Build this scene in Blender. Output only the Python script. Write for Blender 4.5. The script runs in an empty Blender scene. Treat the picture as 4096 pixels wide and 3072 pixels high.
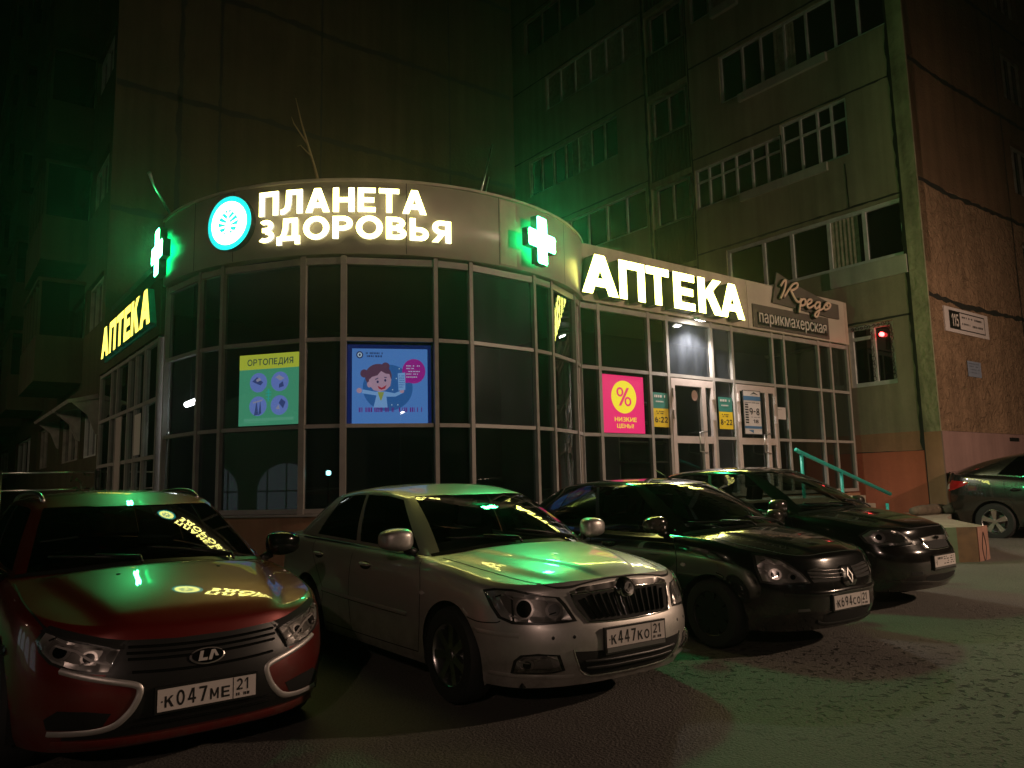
import bpy, bmesh, math, random
import numpy as np
from mathutils import Vector, Matrix, geometry
from mathutils.bvhtree import BVHTree

# ------------------------------------------------------------------ camera, sky, light, exposure
scene = bpy.context.scene
C = scene.collection
R_ = math.radians

CAM_Z = 1.5
YAW, PIT, ROL = 0.649457, 0.130097, -0.022875
cam_data = bpy.data.cameras.new("camera")
cam = bpy.data.objects.new("camera", cam_data)
C.objects.link(cam)
scene.camera = cam
cam_data.sensor_width = 36.0
cam_data.lens = 36.0 * 3106.68 / 4096.0
cam_data.clip_start = 0.05
cam_data.clip_end = 500.0
_f = Vector((math.cos(PIT) * math.sin(YAW), math.cos(PIT) * math.cos(YAW), math.sin(PIT)))
_r0 = Vector((math.cos(YAW), -math.sin(YAW), 0))
_u0 = _r0.cross(_f)
_r = _r0 * math.cos(ROL) + _u0 * math.sin(ROL)
_u = -_r0 * math.sin(ROL) + _u0 * math.cos(ROL)
_m = Matrix((_r, _u, -_f)).transposed().to_4x4()
_m.translation = Vector((0, 0, CAM_Z))
cam.matrix_world = _m

world = bpy.data.worlds.new("World")
scene.world = world
world.use_nodes = True
_nt = world.node_tree
_bg = _nt.nodes["Background"]
_sky = _nt.nodes.new("ShaderNodeTexSky")
_sky.sky_type = "NISHITA"
_sky.sun_disc = False
_sky.sun_elevation = R_(-4.0)          # night: the sun is well under the horizon
_sky.sun_rotation = R_(200)
_nt.links.new(_sky.outputs[0], _bg.inputs[0])
_bg.inputs[1].default_value = 0.004

scene.view_settings.view_transform = "Standard"
scene.view_settings.look = "None"
scene.view_settings.exposure = 0.18
scene.view_settings.gamma = 1.0
scene.render.engine = "CYCLES"
scene.cycles.use_denoising = True
scene.cycles.max_bounces = 8
scene.cycles.transparent_max_bounces = 16
scene.cycles.sample_clamp_indirect = 4.0
scene.cycles.caustics_reflective = False
scene.cycles.caustics_refractive = False

LAMP_POWER = 1.0                        # scales the street lamps
SIGN_POWER = 1.0                        # scales the signs

# ------------------------------------------------------------------ small helpers
def put(o, parent=None):
    C.objects.link(o)
    if parent is not None:
        o.parent = parent
    return o

def tag(o, label=None, cat=None, group=None, kind=None):
    if label: o["label"] = label
    if cat: o["category"] = cat
    if group: o["group"] = group
    if kind: o["kind"] = kind
    return o

def empty(name, loc=(0, 0, 0), rz=0.0):
    o = bpy.data.objects.new(name, None)
    o.empty_display_size = 0.2
    C.objects.link(o)
    o.location = loc
    o.rotation_euler = (0, 0, rz)
    return o

def mesh_obj(name, verts, faces, mats, parent=None, smooth=False, midx=None):
    me = bpy.data.meshes.new(name)
    me.from_pydata([tuple(v) for v in verts], [], faces)
    if not isinstance(mats, (list, tuple)): mats = [mats]
    for m in mats: me.materials.append(m)
    if midx is not None:
        me.polygons.foreach_set("material_index", midx)
    if smooth:
        me.polygons.foreach_set("use_smooth", [True] * len(me.polygons))
    me.update()
    return put(bpy.data.objects.new(name, me), parent)

class MB:
    """collects geometry for one mesh"""
    def __init__(s): s.v = []; s.f = []; s.m = []
    def add(s, verts, faces, mi=0):
        b = len(s.v); s.v += [tuple(v) for v in verts]
        s.f += [tuple(i + b for i in f) for f in faces]; s.m += [mi] * len(faces)
        return s
    def box(s, a, b, mi=0):
        x0, y0, z0 = [min(a[i], b[i]) for i in range(3)]; x1, y1, z1 = [max(a[i], b[i]) for i in range(3)]
        return s.add([(x0,y0,z0),(x1,y0,z0),(x1,y1,z0),(x0,y1,z0),(x0,y0,z1),(x1,y0,z1),(x1,y1,z1),(x0,y1,z1)],
                     [(0,3,2,1),(4,5,6,7),(0,1,5,4),(1,2,6,5),(2,3,7,6),(3,0,4,7)], mi)
    def obox(s, o, u, v, w, mi=0):
        """box from corner o along vectors u, v, w (right handed)"""
        o, u, v, w = Vector(o), Vector(u), Vector(v), Vector(w)
        p = [o, o+u, o+u+v, o+v, o+w, o+u+w, o+u+v+w, o+v+w]
        return s.add(p, [(0,3,2,1),(4,5,6,7),(0,1,5,4),(1,2,6,5),(2,3,7,6),(3,0,4,7)], mi)
    def bar(s, a, b, w, d=None, up=(0, 0, 1), mi=0):
        """square bar between two points"""
        a, b = Vector(a), Vector(b); d = d or w
        t = (b - a).normalized(); x = t.cross(Vector(up))
        if x.length < 1e-4: x = t.cross(Vector((1, 0, 0)))
        x.normalize(); y = x.cross(t).normalized()
        o = a - x * w / 2 - y * d / 2
        return s.obox(o, x * w, (b - a), y * d, mi) if False else s.add(
            [o, o+x*w, o+x*w+y*d, o+y*d, o+(b-a), o+x*w+(b-a), o+x*w+y*d+(b-a), o+y*d+(b-a)],
            [(0,1,2,3),(4,7,6,5),(0,4,5,1),(1,5,6,2),(2,6,7,3),(3,7,4,0)], mi)
    def tube(s, pts, r, n=10, caps=True, mi=0):
        pts = [Vector(p) for p in pts]; rr = r if isinstance(r, (list, tuple)) else [r] * len(pts)
        rings = []; prev = None
        for i, p in enumerate(pts):
            t = (pts[min(i+1, len(pts)-1)] - pts[max(i-1, 0)]).normalized()
            if prev is None:
                x = t.cross(Vector((0, 0, 1)))
                if x.length < 1e-3: x = t.cross(Vector((1, 0, 0)))
            else:
                x = prev - t * prev.dot(t)
            x.normalize(); prev = x; y = t.cross(x)
            rings.append([p + (x * math.cos(2*math.pi*k/n) + y * math.sin(2*math.pi*k/n)) * rr[i] for k in range(n)])
        vs = [v for g in rings for v in g]; fs = []
        for i in range(len(pts) - 1):
            for k in range(n):
                a = i*n+k; b = i*n+(k+1) % n
                fs.append((a, b, b+n, a+n))
        if caps: fs += [tuple(range(n-1, -1, -1)), tuple(range((len(pts)-1)*n, len(pts)*n))]
        return s.add(vs, fs, mi)
    def prism(s, poly, o, u, v, w, mi=0, sidemi=None):
        """2D polygon extruded by vector w"""
        o, u, v, w = Vector(o), Vector(u), Vector(v), Vector(w); n = len(poly)
        vs = [o + u*p[0] + v*p[1] for p in poly]; vs += [q + w for q in vs]
        s.add(vs, [tuple(range(n-1, -1, -1)), tuple(range(n, 2*n))], mi)
        b = len(s.v) - 2*n
        for i in range(n):
            j = (i+1) % n
            s.f.append((b+i, b+j, b+n+j, b+n+i)); s.m.append(mi if sidemi is None else sidemi)
        return s
    def build(s, name, mats, parent=None, smooth=False, auto=None):
        o = mesh_obj(name, s.v, s.f, mats, parent, smooth, s.m)
        if auto is not None:
            bm = bmesh.new(); bm.from_mesh(o.data)
            bmesh.ops.recalc_face_normals(bm, faces=bm.faces)
            for e in bm.edges:
                if len(e.link_faces) == 2 and e.calc_face_angle(0) > R_(auto): e.smooth = False
            for f in bm.faces: f.smooth = True
            bm.to_mesh(o.data); bm.free()
        return o

def ellipse(cx, cy, rx, ry, n=40, a0=0.0, a1=360.0):
    return [(cx + rx * math.cos(R_(a0 + (a1-a0) * i / n)), cy + ry * math.sin(R_(a0 + (a1-a0) * i / n))) for i in range(n)]

# ------------------------------------------------------------------ materials
def new_mat(name):
    m = bpy.data.materials.new(name); m.use_nodes = True
    nt = m.node_tree; return m, nt, nt.nodes["Principled BSDF"]

def mat(name, col, rough=0.5, metal=0.0, coat=0.0, noise=None, bump=None, spec=None, coat_rough=0.03):
    """noise=(scale, amount) varies the colour, bump=(scale, strength, distance)"""
    m, nt, p = new_mat(name); N = nt.nodes; Lk = nt.links
    p.inputs["Base Color"].default_value = (*col, 1)
    p.inputs["Roughness"].default_value = rough
    p.inputs["Metallic"].default_value = metal
    p.inputs["Coat Weight"].default_value = coat
    p.inputs["Coat Roughness"].default_value = coat_rough
    if spec is not None: p.inputs["Specular IOR Level"].default_value = spec
    tc = N.new("ShaderNodeTexCoord")
    if noise:
        n1 = N.new("ShaderNodeTexNoise"); n1.inputs["Scale"].default_value = noise[0]; n1.inputs["Detail"].default_value = 8
        Lk.new(tc.outputs["Object"], n1.inputs["Vector"])
        rp = N.new("ShaderNodeMapRange"); rp.inputs[1].default_value = 0.3; rp.inputs[2].default_value = 0.7
        rp.inputs[3].default_value = 1 - noise[1]; rp.inputs[4].default_value = 1 + noise[1]
        Lk.new(n1.outputs[0], rp.inputs[0])
        mx = N.new("ShaderNodeMix"); mx.data_type = "RGBA"; mx.blend_type = "MULTIPLY"; mx.inputs[0].default_value = 1
        mx.inputs[6].default_value = (*col, 1); Lk.new(rp.outputs[0], mx.inputs[7])
        Lk.new(mx.outputs[2], p.inputs["Base Color"])
        rr = N.new("ShaderNodeMapRange"); rr.inputs[3].default_value = max(0.0, rough - 0.12); rr.inputs[4].default_value = min(1, rough + 0.12)
        Lk.new(n1.outputs[0], rr.inputs[0]); Lk.new(rr.outputs[0], p.inputs["Roughness"])
    if bump:
        n2 = N.new("ShaderNodeTexNoise"); n2.inputs["Scale"].default_value = bump[0]; n2.inputs["Detail"].default_value = 6
        Lk.new(tc.outputs["Object"], n2.inputs["Vector"])
        b = N.new("ShaderNodeBump"); b.inputs["Strength"].default_value = bump[1]; b.inputs["Distance"].default_value = bump[2]
        Lk.new(n2.outputs[0], b.inputs["Height"]); Lk.new(b.outputs[0], p.inputs["Normal"])
    return m

def emit(name, col, strength, base=(0.5, 0.5, 0.5)):
    m, nt, p = new_mat(name)
    p.inputs["Base Color"].default_value = (*base, 1)
    p.inputs["Emission Color"].default_value = (*col, 1)
    p.inputs["Emission Strength"].default_value = strength
    p.inputs["Roughness"].default_value = 0.4
    return m

def glass(name, tint, rough=0.02, ior=1.5, dirt=0.0):
    """one thin sheet: tinted see-through plus mirror reflection by angle"""
    m = bpy.data.materials.new(name); m.use_nodes = True; nt = m.node_tree; N = nt.nodes; Lk = nt.links
    N.clear(); out = N.new("ShaderNodeOutputMaterial")
    t = N.new("ShaderNodeBsdfTransparent"); t.inputs[0].default_value = (*tint, 1)
    g = N.new("ShaderNodeBsdfGlossy"); g.inputs["Roughness"].default_value = rough; g.inputs[0].default_value = (1, 1, 1, 1)
    fr = N.new("ShaderNodeFresnel"); fr.inputs[0].default_value = ior
    mx = N.new("ShaderNodeMixShader"); Lk.new(fr.outputs[0], mx.inputs[0]); Lk.new(t.outputs[0], mx.inputs[1]); Lk.new(g.outputs[0], mx.inputs[2])
    last = mx
    if dirt > 0:
        d = N.new("ShaderNodeBsdfDiffuse"); d.inputs[0].default_value = (0.42, 0.48, 0.58, 1)  # bluish film: some dust, plus reflected tone painted into the pane
        tc = N.new("ShaderNodeTexCoord"); n1 = N.new("ShaderNodeTexNoise"); n1.inputs["Scale"].default_value = 3; n1.inputs["Detail"].default_value = 10
        mp = N.new("ShaderNodeMapping"); mp.inputs["Scale"].default_value = (1, 1, 0.35)
        Lk.new(tc.outputs["Object"], mp.inputs[0]); Lk.new(mp.outputs[0], n1.inputs["Vector"])
        mr = N.new("ShaderNodeMapRange"); mr.inputs[1].default_value = 0.35; mr.inputs[2].default_value = 0.75; mr.inputs[3].default_value = dirt*0.3; mr.inputs[4].default_value = dirt
        Lk.new(n1.outputs[0], mr.inputs[0])
        m2 = N.new("ShaderNodeMixShader"); Lk.new(mr.outputs[0], m2.inputs[0]); Lk.new(mx.outputs[0], m2.inputs[1]); Lk.new(d.outputs[0], m2.inputs[2])
        last = m2
    Lk.new(last.outputs[0], out.inputs[0])
    return m

def wall_mat(name, col, stain=0.35, scale=0.6, bump=(14, 0.35, 0.02), rough=0.9, worms=False):
    """plaster or concrete panel with blotches, drips and grain"""
    m, nt, p = new_mat(name); N = nt.nodes; Lk = nt.links
    p.inputs["Roughness"].default_value = rough; p.inputs["Specular IOR Level"].default_value = 0.2
    tc = N.new("ShaderNodeTexCoord")
    n1 = N.new("ShaderNodeTexNoise"); n1.inputs["Scale"].default_value = scale; n1.inputs["Detail"].default_value = 9; n1.inputs["Roughness"].default_value = 0.65
    Lk.new(tc.outputs["Object"], n1.inputs["Vector"])
    mp = N.new("ShaderNodeMapping"); mp.inputs["Scale"].default_value = (3.0, 3.0, 0.18); Lk.new(tc.outputs["Object"], mp.inputs[0])
    n2 = N.new("ShaderNodeTexNoise"); n2.inputs["Scale"].default_value = 1.2; n2.inputs["Detail"].default_value = 6; Lk.new(mp.outputs[0], n2.inputs["Vector"])
    ad = N.new("ShaderNodeMath"); ad.operation = "ADD"; Lk.new(n1.outputs[0], ad.inputs[0]); Lk.new(n2.outputs[0], ad.inputs[1])
    mr = N.new("ShaderNodeMapRange"); mr.inputs[1].default_value = 0.7; mr.inputs[2].default_value = 1.3; mr.inputs[3].default_value = 1 - stain; mr.inputs[4].default_value = 1 + stain * 0.6
    Lk.new(ad.outputs[0], mr.inputs[0])
    mx = N.new("ShaderNodeMix"); mx.data_type = "RGBA"; mx.blend_type = "MULTIPLY"; mx.inputs[0].default_value = 1
    mx.inputs[6].default_value = (*col, 1); Lk.new(mr.outputs[0], mx.inputs[7]); Lk.new(mx.outputs[2], p.inputs["Base Color"])
    if bump:
        n3 = N.new("ShaderNodeTexNoise"); n3.inputs["Scale"].default_value = bump[0]; n3.inputs["Detail"].default_value = 8; Lk.new(tc.outputs["Object"], n3.inputs["Vector"])
        if worms: n3.inputs["Distortion"].default_value = 2.2; n3.inputs["Detail"].default_value = 4
        b = N.new("ShaderNodeBump"); b.inputs["Strength"].default_value = bump[1]; b.inputs["Distance"].default_value = bump[2]
        Lk.new(n3.outputs[0], b.inputs["Height"]); Lk.new(b.outputs[0], p.inputs["Normal"])
    return m

# ------------------------------------------------------------------ block lettering (each glyph a set of strokes, joined into one outline)
def _ln(p, q, t):
    p, q = Vector(p), Vector(q); d = (q - p).normalized(); n = Vector((-d.y, d.x)) * t / 2
    return [tuple(p + n), tuple(q + n), tuple(q - n), tuple(p - n)]
def _bx(x0, y0, x1, y1): return [(x0, y0), (x1, y0), (x1, y1), (x0, y1)]
def _arc(cx, cy, rx, ry, a0, a1, t, n=18):
    o = [(cx + rx*math.cos(R_(a0+(a1-a0)*i/n)), cy + ry*math.sin(R_(a0+(a1-a0)*i/n))) for i in range(n+1)]
    k = [(cx + (rx-t)*math.cos(R_(a0+(a1-a0)*i/n)), cy + (ry-t)*math.sin(R_(a0+(a1-a0)*i/n))) for i in range(n+1)]
    return [[o[i], o[i+1], k[i+1], k[i]] for i in range(n)]

def glyph(ch, t):
    """polygons of a capital in a box of height 1, and its width"""
    v = t; h = t * 0.9                       # vertical and horizontal stroke weights
    B = _bx
    if ch == 'П': w = .80; return [B(0,0,v,1), B(w-v,0,w,1), B(0,1-h,w,1)], w
    if ch == 'Н': w = .80; return [B(0,0,v,1), B(w-v,0,w,1), B(0,.5-h/2,w,.5+h/2)], w
    if ch == 'Т': w = .76; return [B(0,1-h,w,1), B(w/2-v/2,0,w/2+v/2,1)], w
    if ch == 'Е': w = .66; return [B(0,0,v,1), B(0,0,w,h), B(0,1-h,w,1), B(0,.5-h/2,w*.92,.5+h/2)], w
    if ch == 'А':
        w = .92; s = v*1.12
        return [[(0,0),(s,0),(w/2+s*.5,1),(w/2-s*.5,1)], [(w-s,0),(w,0),(w/2+s*.5,1),(w/2-s*.5,1)], B(w*.2,.2,w*.8,.2+h)], w
    if ch == 'Л':
        w = .84
        return [B(w-v,0,w,1), B(.2,1-h,w,1), [(.2,1),(.2+v*.98,1),(.2+v*.9,.42),(.2+v*.62,.16),(.12,0),(-.02,-.01),(-.02,h),(.07,h+.02),(.15,.28),(.18,.5)]], w
    if ch == 'Д':
        w = .92; d = -.18
        return [B(w-v*1.45,0,w-v*.45,1), B(.26,1-h,w-v*.45,1), [(.26,1),(.26+v*.95,1),(.26+v*.85,.5),(.16+v*.8,h*.6),(.08,h*.6),(.19,.3),(.25,.6)],
                B(0,0,w,h), B(0,d,v*.9,h), B(w-v*.9,d,w,h)], w
    if ch == 'О' or ch == 'O': w = .98; return _arc(w/2,.5,w/2,.52,0,360,v,36), w
    if ch == '0': w = .66; return _arc(w/2,.5,w/2,.51,0,360,v*.95,32), w
    if ch == 'С': w = .86; return _arc(.47,.5,.47,.52,48,312,v,30), w
    if ch == 'З':
        w = .68
        return _arc(.34,.735,.32,.275,-90,135,h,20) + _arc(.34,.275,.35,.285,-140,90,h,22) + [B(.2,.46,.36,.46+h)], w
    if ch == 'Р': w = .74; return [B(0,0,v,1), B(0,1-h,.4,1), B(0,.36,.4,.36+h)] + _arc(.40,.68,.34,.32,-90,90,v*.96,20), w
    if ch == 'В': w = .76; return [B(0,0,v,1), B(0,1-h,.4,1), B(0,0,.42,h), B(0,.5-h/2,.42,.5+h/2)] + _arc(.38,.735,.33,.265,-90,90,v*.9,16) + _arc(.42,.27,.34,.27,-90,90,v*.95,18), w
    if ch == 'Ь': w = .72; return [B(0,0,v,1), B(0,0,.4,h), B(0,.6-h,.4,.6)] + _arc(.4,.3,.32,.3,-90,90,v*.96,20), w
    if ch == 'Я':
        w = .76
        return [B(w-v,0,w,1), B(.36,1-h,w,1), B(.36,.36,w,.36+h)] + _arc(.36,.68,.34,.32,90,270,v*.96,20) + [[(0,0),(v*1.15,0),(.30+v,.40),(.30,.40)]], w
    if ch == 'К': w = .78; return [B(0,0,v,1), [(v*.9,.38),(v*.9,.60),(w-v*1.25,1),(w-.01,1)], [(.26,.54),(.26+v*.9,.70),(w+.02,0),(w-v*1.2,0)]], w
    if ch == 'М': w = .94; return [B(0,0,v,1), B(w-v,0,w,1), [(0,1),(v*1.05,1),(w/2+v*.45,.22),(w/2-v*.45,.22)], [(w-v*1.05,1),(w,1),(w/2+v*.45,.22),(w/2-v*.45,.22)]], w
    if ch == 'И': w = .82; return [B(0,0,v,1), B(w-v,0,w,1), [(v*.8,0.0),(v*.8,.28),(w-v*.8,1),(w-v*.8,.72)]], w
    if ch == 'Ц': w = .86; return [B(0,0,v,1), B(.68-v+.06,0,.74,1), B(0,0,w,h), B(w-v*.8,-.18,w,h)], w
    if ch == 'Ы': w = 1.0; return [B(0,0,v,1), B(0,0,.36,h), B(0,.6-h,.36,.6), B(w-v,0,w,1)] + _arc(.36,.3,.3,.3,-90,90,v*.96,18), w
    if ch == '!': w = .2; return [B(.02,.3,.02+v,1), B(.02,0,.02+v,v)], w
    if ch == '1': w = .42; return [B(w-v,0,w,1), [(w-v,1),(w-v,.84),(.0,.60),(.0,.76)]], w
    if ch == '2': w = .62; return _arc(.31,.69,.31,.32,-35,165,v*.95,20) + [B(0,0,w,h), [(0,h*.7),(v*1.25,h*.7),(.565,.5),(.46,.58)]], w
    if ch == '4': w = .70; return [B(w*.68-v/2,0,w*.68+v/2,1), B(0,.22,w,.22+h), [(0,.22+h*.2),(.02+v*.9,.22+h*.6),(w*.68+v*.1,1),(w*.68-v*.9,1)]], w
    if ch == '5': w = .62; return _arc(.30,.32,.32,.33,-150,110,v*.95,22) + [B(.06,1-h,.56,1), B(.06,.5,.06+v*.9,1)], w
    if ch == '6': w = .64; return _arc(.32,.32,.32,.33,0,360,v*.95,28) + _arc(.44,.42,.44,.58,105,180,v*.95,12), w
    if ch == '7': w = .62; return [B(0,1-h,w,1), [(w-v*1.15,1-h*.5),(w,1-h*.5),(.14+v*1.1,0),(.14,0)]], w
    if ch == '8': w = .62; return _arc(.31,.74,.28,.265,0,360,v*.9,24) + _arc(.31,.275,.31,.285,0,360,v*.95,26), w
    if ch == '9': w = .64; return _arc(.32,.68,.32,.33,0,360,v*.95,28) + _arc(.20,.58,.44,.58,-75,0,v*.95,12), w
    if ch == '-': w = .36; return [B(0,.44,w,.44+h)], w
    if ch == ':': w = .2; return [B(.02,.12,.02+v,.12+v), B(.02,.6,.02+v,.6+v)], w
    if ch == '.': w = .2; return [B(.02,0,.02+v,v)], w
    if ch == '%': w = .9; return _arc(.22,.75,.21,.26,0,360,v*.7,20) + _arc(.68,.25,.21,.26,0,360,v*.7,20) + [[(.12,0),(.12+v,0),(.78,1),(.78-v,1)]], w
    return [], .4

def outline(polys):
    """union of overlapping polygons as triangles, with its border edges"""
    vs, fs = [], []
    for p in polys:
        if sum(p[i][0]*p[(i+1) % len(p)][1] - p[(i+1) % len(p)][0]*p[i][1] for i in range(len(p))) < 0: p = p[::-1]
        b = len(vs); vs += [Vector(q) for q in p]; fs.append(list(range(b, b + len(p))))
    r = geometry.delaunay_2d_cdt(vs, [], fs, 0, 1e-5)
    V, F, of = r[0], r[2], r[5]
    tris = []
    for f, o in zip(F, of):
        if o:
            a, b, c = [V[i] for i in f]
            if (b-a).cross(c-a) < 0: f = list(f)[::-1]
            tris.append(tuple(f))
    cnt = {}
    for f in tris:
        for i in range(3):
            cnt[(f[i], f[(i+1) % 3])] = 1
    border = [e for e in cnt if (e[1], e[0]) not in cnt]
    return [(v.x, v.y) for v in V], tris, border

def refine(V, T, border, step):
    """split long edges so a shape can be bent"""
    bm = bmesh.new(); vs = [bm.verts.new((p[0], p[1], 0)) for p in V]
    for f in T:
        try: bm.faces.new([vs[i] for i in f])
        except ValueError: pass
    for _ in range(6):
        es = [e for e in bm.edges if abs(e.verts[0].co.x - e.verts[1].co.x) > step]
        if not es: break
        bmesh.ops.subdivide_edges(bm, edges=es, cuts=1)
        bmesh.ops.triangulate(bm, faces=bm.faces[:])
    bm.verts.index_update(); bm.verts.ensure_lookup_table()
    V2 = [(v.co.x, v.co.y) for v in bm.verts]; T2 = []
    bm.normal_update()
    for f in bm.faces:
        ids = [v.index for v in f.verts]
        if f.normal.z < 0: ids = ids[::-1]
        T2.append(tuple(ids))
    bm.free()
    E = set()
    for f in T2:
        for i in range(len(f)): E.add((f[i], f[(i+1) % len(f)]))
    return V2, T2, [e for e in E if (e[1], e[0]) not in E]

def solid(mb, V, T, border, fn, depth, mi_face=0, mi_side=1, back=True):
    """fn(u, v, d) -> world point; d=depth is the front"""
    b = len(mb.v); n = len(V)
    used = sorted({i for t in T for i in t}); mp = {i: k for k, i in enumerate(used)}; n = len(used)
    mb.v += [tuple(fn(V[i][0], V[i][1], depth)) for i in used] + [tuple(fn(V[i][0], V[i][1], 0)) for i in used]
    for t in T:
        mb.f.append(tuple(b + mp[i] for i in t)); mb.m.append(mi_face)
        if back: mb.f.append(tuple(b + n + mp[i] for i in reversed(t))); mb.m.append(mi_side)
    if depth != 0:
        for i, j in border:
            i, j = mp[i], mp[j]
            mb.f.append((b+j, b+i, b+n+i, b+n+j)); mb.m.append(mi_side)

def letter(mb, ch, t, x0, x1, y0, y1, fn, depth, mi_face=0, mi_side=1, step=None, sheet=False):
    """fit one glyph into the box x0..x1, y0..y1"""
    P, w = glyph(ch, t)
    if not P: return
    V, T, bd = outline(P)
    V = [(x0 + p[0] / w * (x1 - x0), y0 + p[1] * (y1 - y0)) for p in V]
    if step: V, T, bd = refine(V, T, bd, step)
    solid(mb, V, T, bd, fn, depth, mi_face, mi_side, back=not sheet)

def line_of(mb, s, t, x0, x1, y0, y1, fn, depth=0.002, mi=0, gap=0.16, step=None):
    """a row of glyphs stretched to the box"""
    ws = [(c, glyph(c, t)[1]) for c in s]
    tot = sum(w for c, w in ws) + gap * (len(ws) - 1); k = (x1 - x0) / tot; x = x0
    for c, w in ws:
        letter(mb, c, t, x, x + w * k, y0, y1, fn, depth, mi, mi, step, sheet=True)
        x += (w + gap) * k

def flat(o, u, v, n):
    o, u, v, n = Vector(o), Vector(u), Vector(v), Vector(n)
    return lambda a, b, d: o + u*a + v*b + n*d

def shape(mb, poly, fn, d, mi=0, th=0.0):
    """flat polygon (sheet or thin plate) laid at height d"""
    V = [Vector(p) for p in poly]
    r = geometry.delaunay_2d_cdt(V, [], [list(range(len(V)))], 1, 1e-6)
    VV = [(p.x, p.y) for p in r[0]]; T = []
    for f in r[2]:
        a, b, c = [r[0][i] for i in f[:3]]
        T.append(tuple(f) if (b-a).cross(c-a) > 0 else tuple(reversed(f)))
    b0 = len(mb.v); mb.v += [tuple(fn(p[0], p[1], d)) for p in VV]
    for t in T: mb.f.append(tuple(b0 + i for i in t)); mb.m.append(mi)

def font_text(body, size, parent, name, material, m4, extrude=0.0, shear=0.0, width=None):
    """small running text from the built-in font, as a mesh"""
    cu = bpy.data.curves.new(name, "FONT"); cu.body = body; cu.size = size; cu.extrude = extrude; cu.shear = shear
    cu.resolution_u = 4
    o = bpy.data.objects.new(name, cu); C.objects.link(o)
    dg = bpy.context.evaluated_depsgraph_get(); me = bpy.data.meshes.new_from_object(o.evaluated_get(dg))
    bpy.data.objects.remove(o); bpy.data.curves.remove(cu)
    if width and len(me.vertices):
        xs = [v.co.x for v in me.vertices]; k = width / (max(xs) - min(xs)); x0 = min(xs)
        for v in me.vertices: v.co.x = (v.co.x - x0) * k
    me.transform(m4); me.materials.clear(); me.materials.append(material); me.name = name
    return put(bpy.data.objects.new(name, me), parent)

def frame4(o, u, v):
    u, v = Vector(u), Vector(v); n = u.cross(v)
    m = Matrix((u, v, n)).transposed().to_4x4(); m.translation = Vector(o); return m

# ------------------------------------------------------------------ things built in world coordinates
_WORLD = {}
_put0 = put
def put(o, parent=None):
    _put0(o, parent)
    if parent is not None and parent.name in _WORLD:
        o.matrix_parent_inverse = Matrix.Translation(-Vector(_WORLD[parent.name]))
    return o
def world_thing(name, loc, label, cat, group=None):
    e = empty(name, loc); _WORLD[e.name] = tuple(loc)
    return tag(e, label, cat, group)

# ------------------------------------------------------------------ setting materials
M = {}
M["frame"] = mat("frame_paint", (0.33, 0.305, 0.275), 0.42, 0.0, noise=(6, 0.12))
M["fascia"] = mat("fascia_panel", (0.50, 0.45, 0.37), 0.38, 0.0, noise=(2.2, 0.10), bump=(1.2, 0.08, 0.02))
M["fascia_old"] = wall_mat("fascia_weathered", (0.52, 0.45, 0.36), 0.3, 2.5, (20, 0.3, 0.008), 0.6)
M["glass_shop"] = glass("shop_glass", (0.30, 0.36, 0.34), 0.015, 1.52, dirt=0.010)
M["glass_dusty_sheen"] = glass("dusty_sheen_glass", (0.26, 0.31, 0.30), 0.05, 1.52, dirt=0.11)  # dust, with the pane's reflected brightness painted into the film
M["room"] = mat("dim_room", (0.045, 0.045, 0.05), 0.8)
M["door"] = mat("door_paint", (0.52, 0.44, 0.40), 0.4, noise=(8, 0.06))
M["metal"] = mat("brushed_metal", (0.6, 0.58, 0.55), 0.3, 1.0)
M["dark_glass"] = mat("window_glass", (0.006, 0.008, 0.008), 0.04, spec=0.5)
M["white_frame"] = mat("window_frame_plastic", (0.55, 0.58, 0.55), 0.45, noise=(5, 0.15))
M["old_frame"] = mat("window_frame_old", (0.30, 0.28, 0.24), 0.6, noise=(5, 0.3))
M["curtain"] = mat("curtain_cloth", (0.30, 0.28, 0.20), 0.9, noise=(9, 0.3))
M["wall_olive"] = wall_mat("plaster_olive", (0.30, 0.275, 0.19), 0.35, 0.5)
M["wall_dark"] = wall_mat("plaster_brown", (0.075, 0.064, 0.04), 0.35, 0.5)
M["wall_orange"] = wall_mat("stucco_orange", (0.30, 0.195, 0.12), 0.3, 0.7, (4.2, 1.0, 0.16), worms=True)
M["wall_orange_dim"] = wall_mat("stucco_orange_dimmed", (0.165, 0.10, 0.06), 0.35, 0.7, (6, 0.8, 0.05), worms=True)  # same stucco darkened: lamp light fading upward is put into its colour
M["concrete_strip"] = wall_mat("peeling_concrete", (0.30, 0.30, 0.19), 0.55, 1.6, (9, 0.9, 0.03))
M["plinth_pink"] = wall_mat("plinth_pink", (0.30, 0.19, 0.17), 0.25, 1.0)
M["plinth_red"] = wall_mat("plinth_red", (0.50, 0.15, 0.085), 0.2, 1.2)
M["plinth_brown"] = wall_mat("plinth_brown", (0.36, 0.20, 0.12), 0.3, 1.2)
M["tar"] = mat("joint_tar", (0.018, 0.017, 0.015), 0.7)
M["ledge"] = wall_mat("window_ledge_board", (0.42, 0.44, 0.36), 0.25, 1.5, None, 0.5)
M["slab"] = wall_mat("pavement_concrete", (0.34, 0.29, 0.23), 0.3, 1.2, (16, 0.5, 0.015))
M["teal"] = mat("teal_paint", (0.03, 0.42, 0.36), 0.4, noise=(12, 0.12))
M["black"] = mat("black_plastic", (0.012, 0.012, 0.012), 0.45)
M["sign_dark"] = mat("sign_board_dark", (0.115, 0.095, 0.085), 0.5, noise=(3, 0.1))
M["sign_white"] = mat("sign_letter_white", (0.72, 0.66, 0.60), 0.5)
M["sign_tube"] = mat("sign_tube_cream", (0.78, 0.58, 0.44), 0.4)
M["ltr_halo"] = emit("letter_halo", (1.0, .86, .36), 1.5 * SIGN_POWER)
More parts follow.
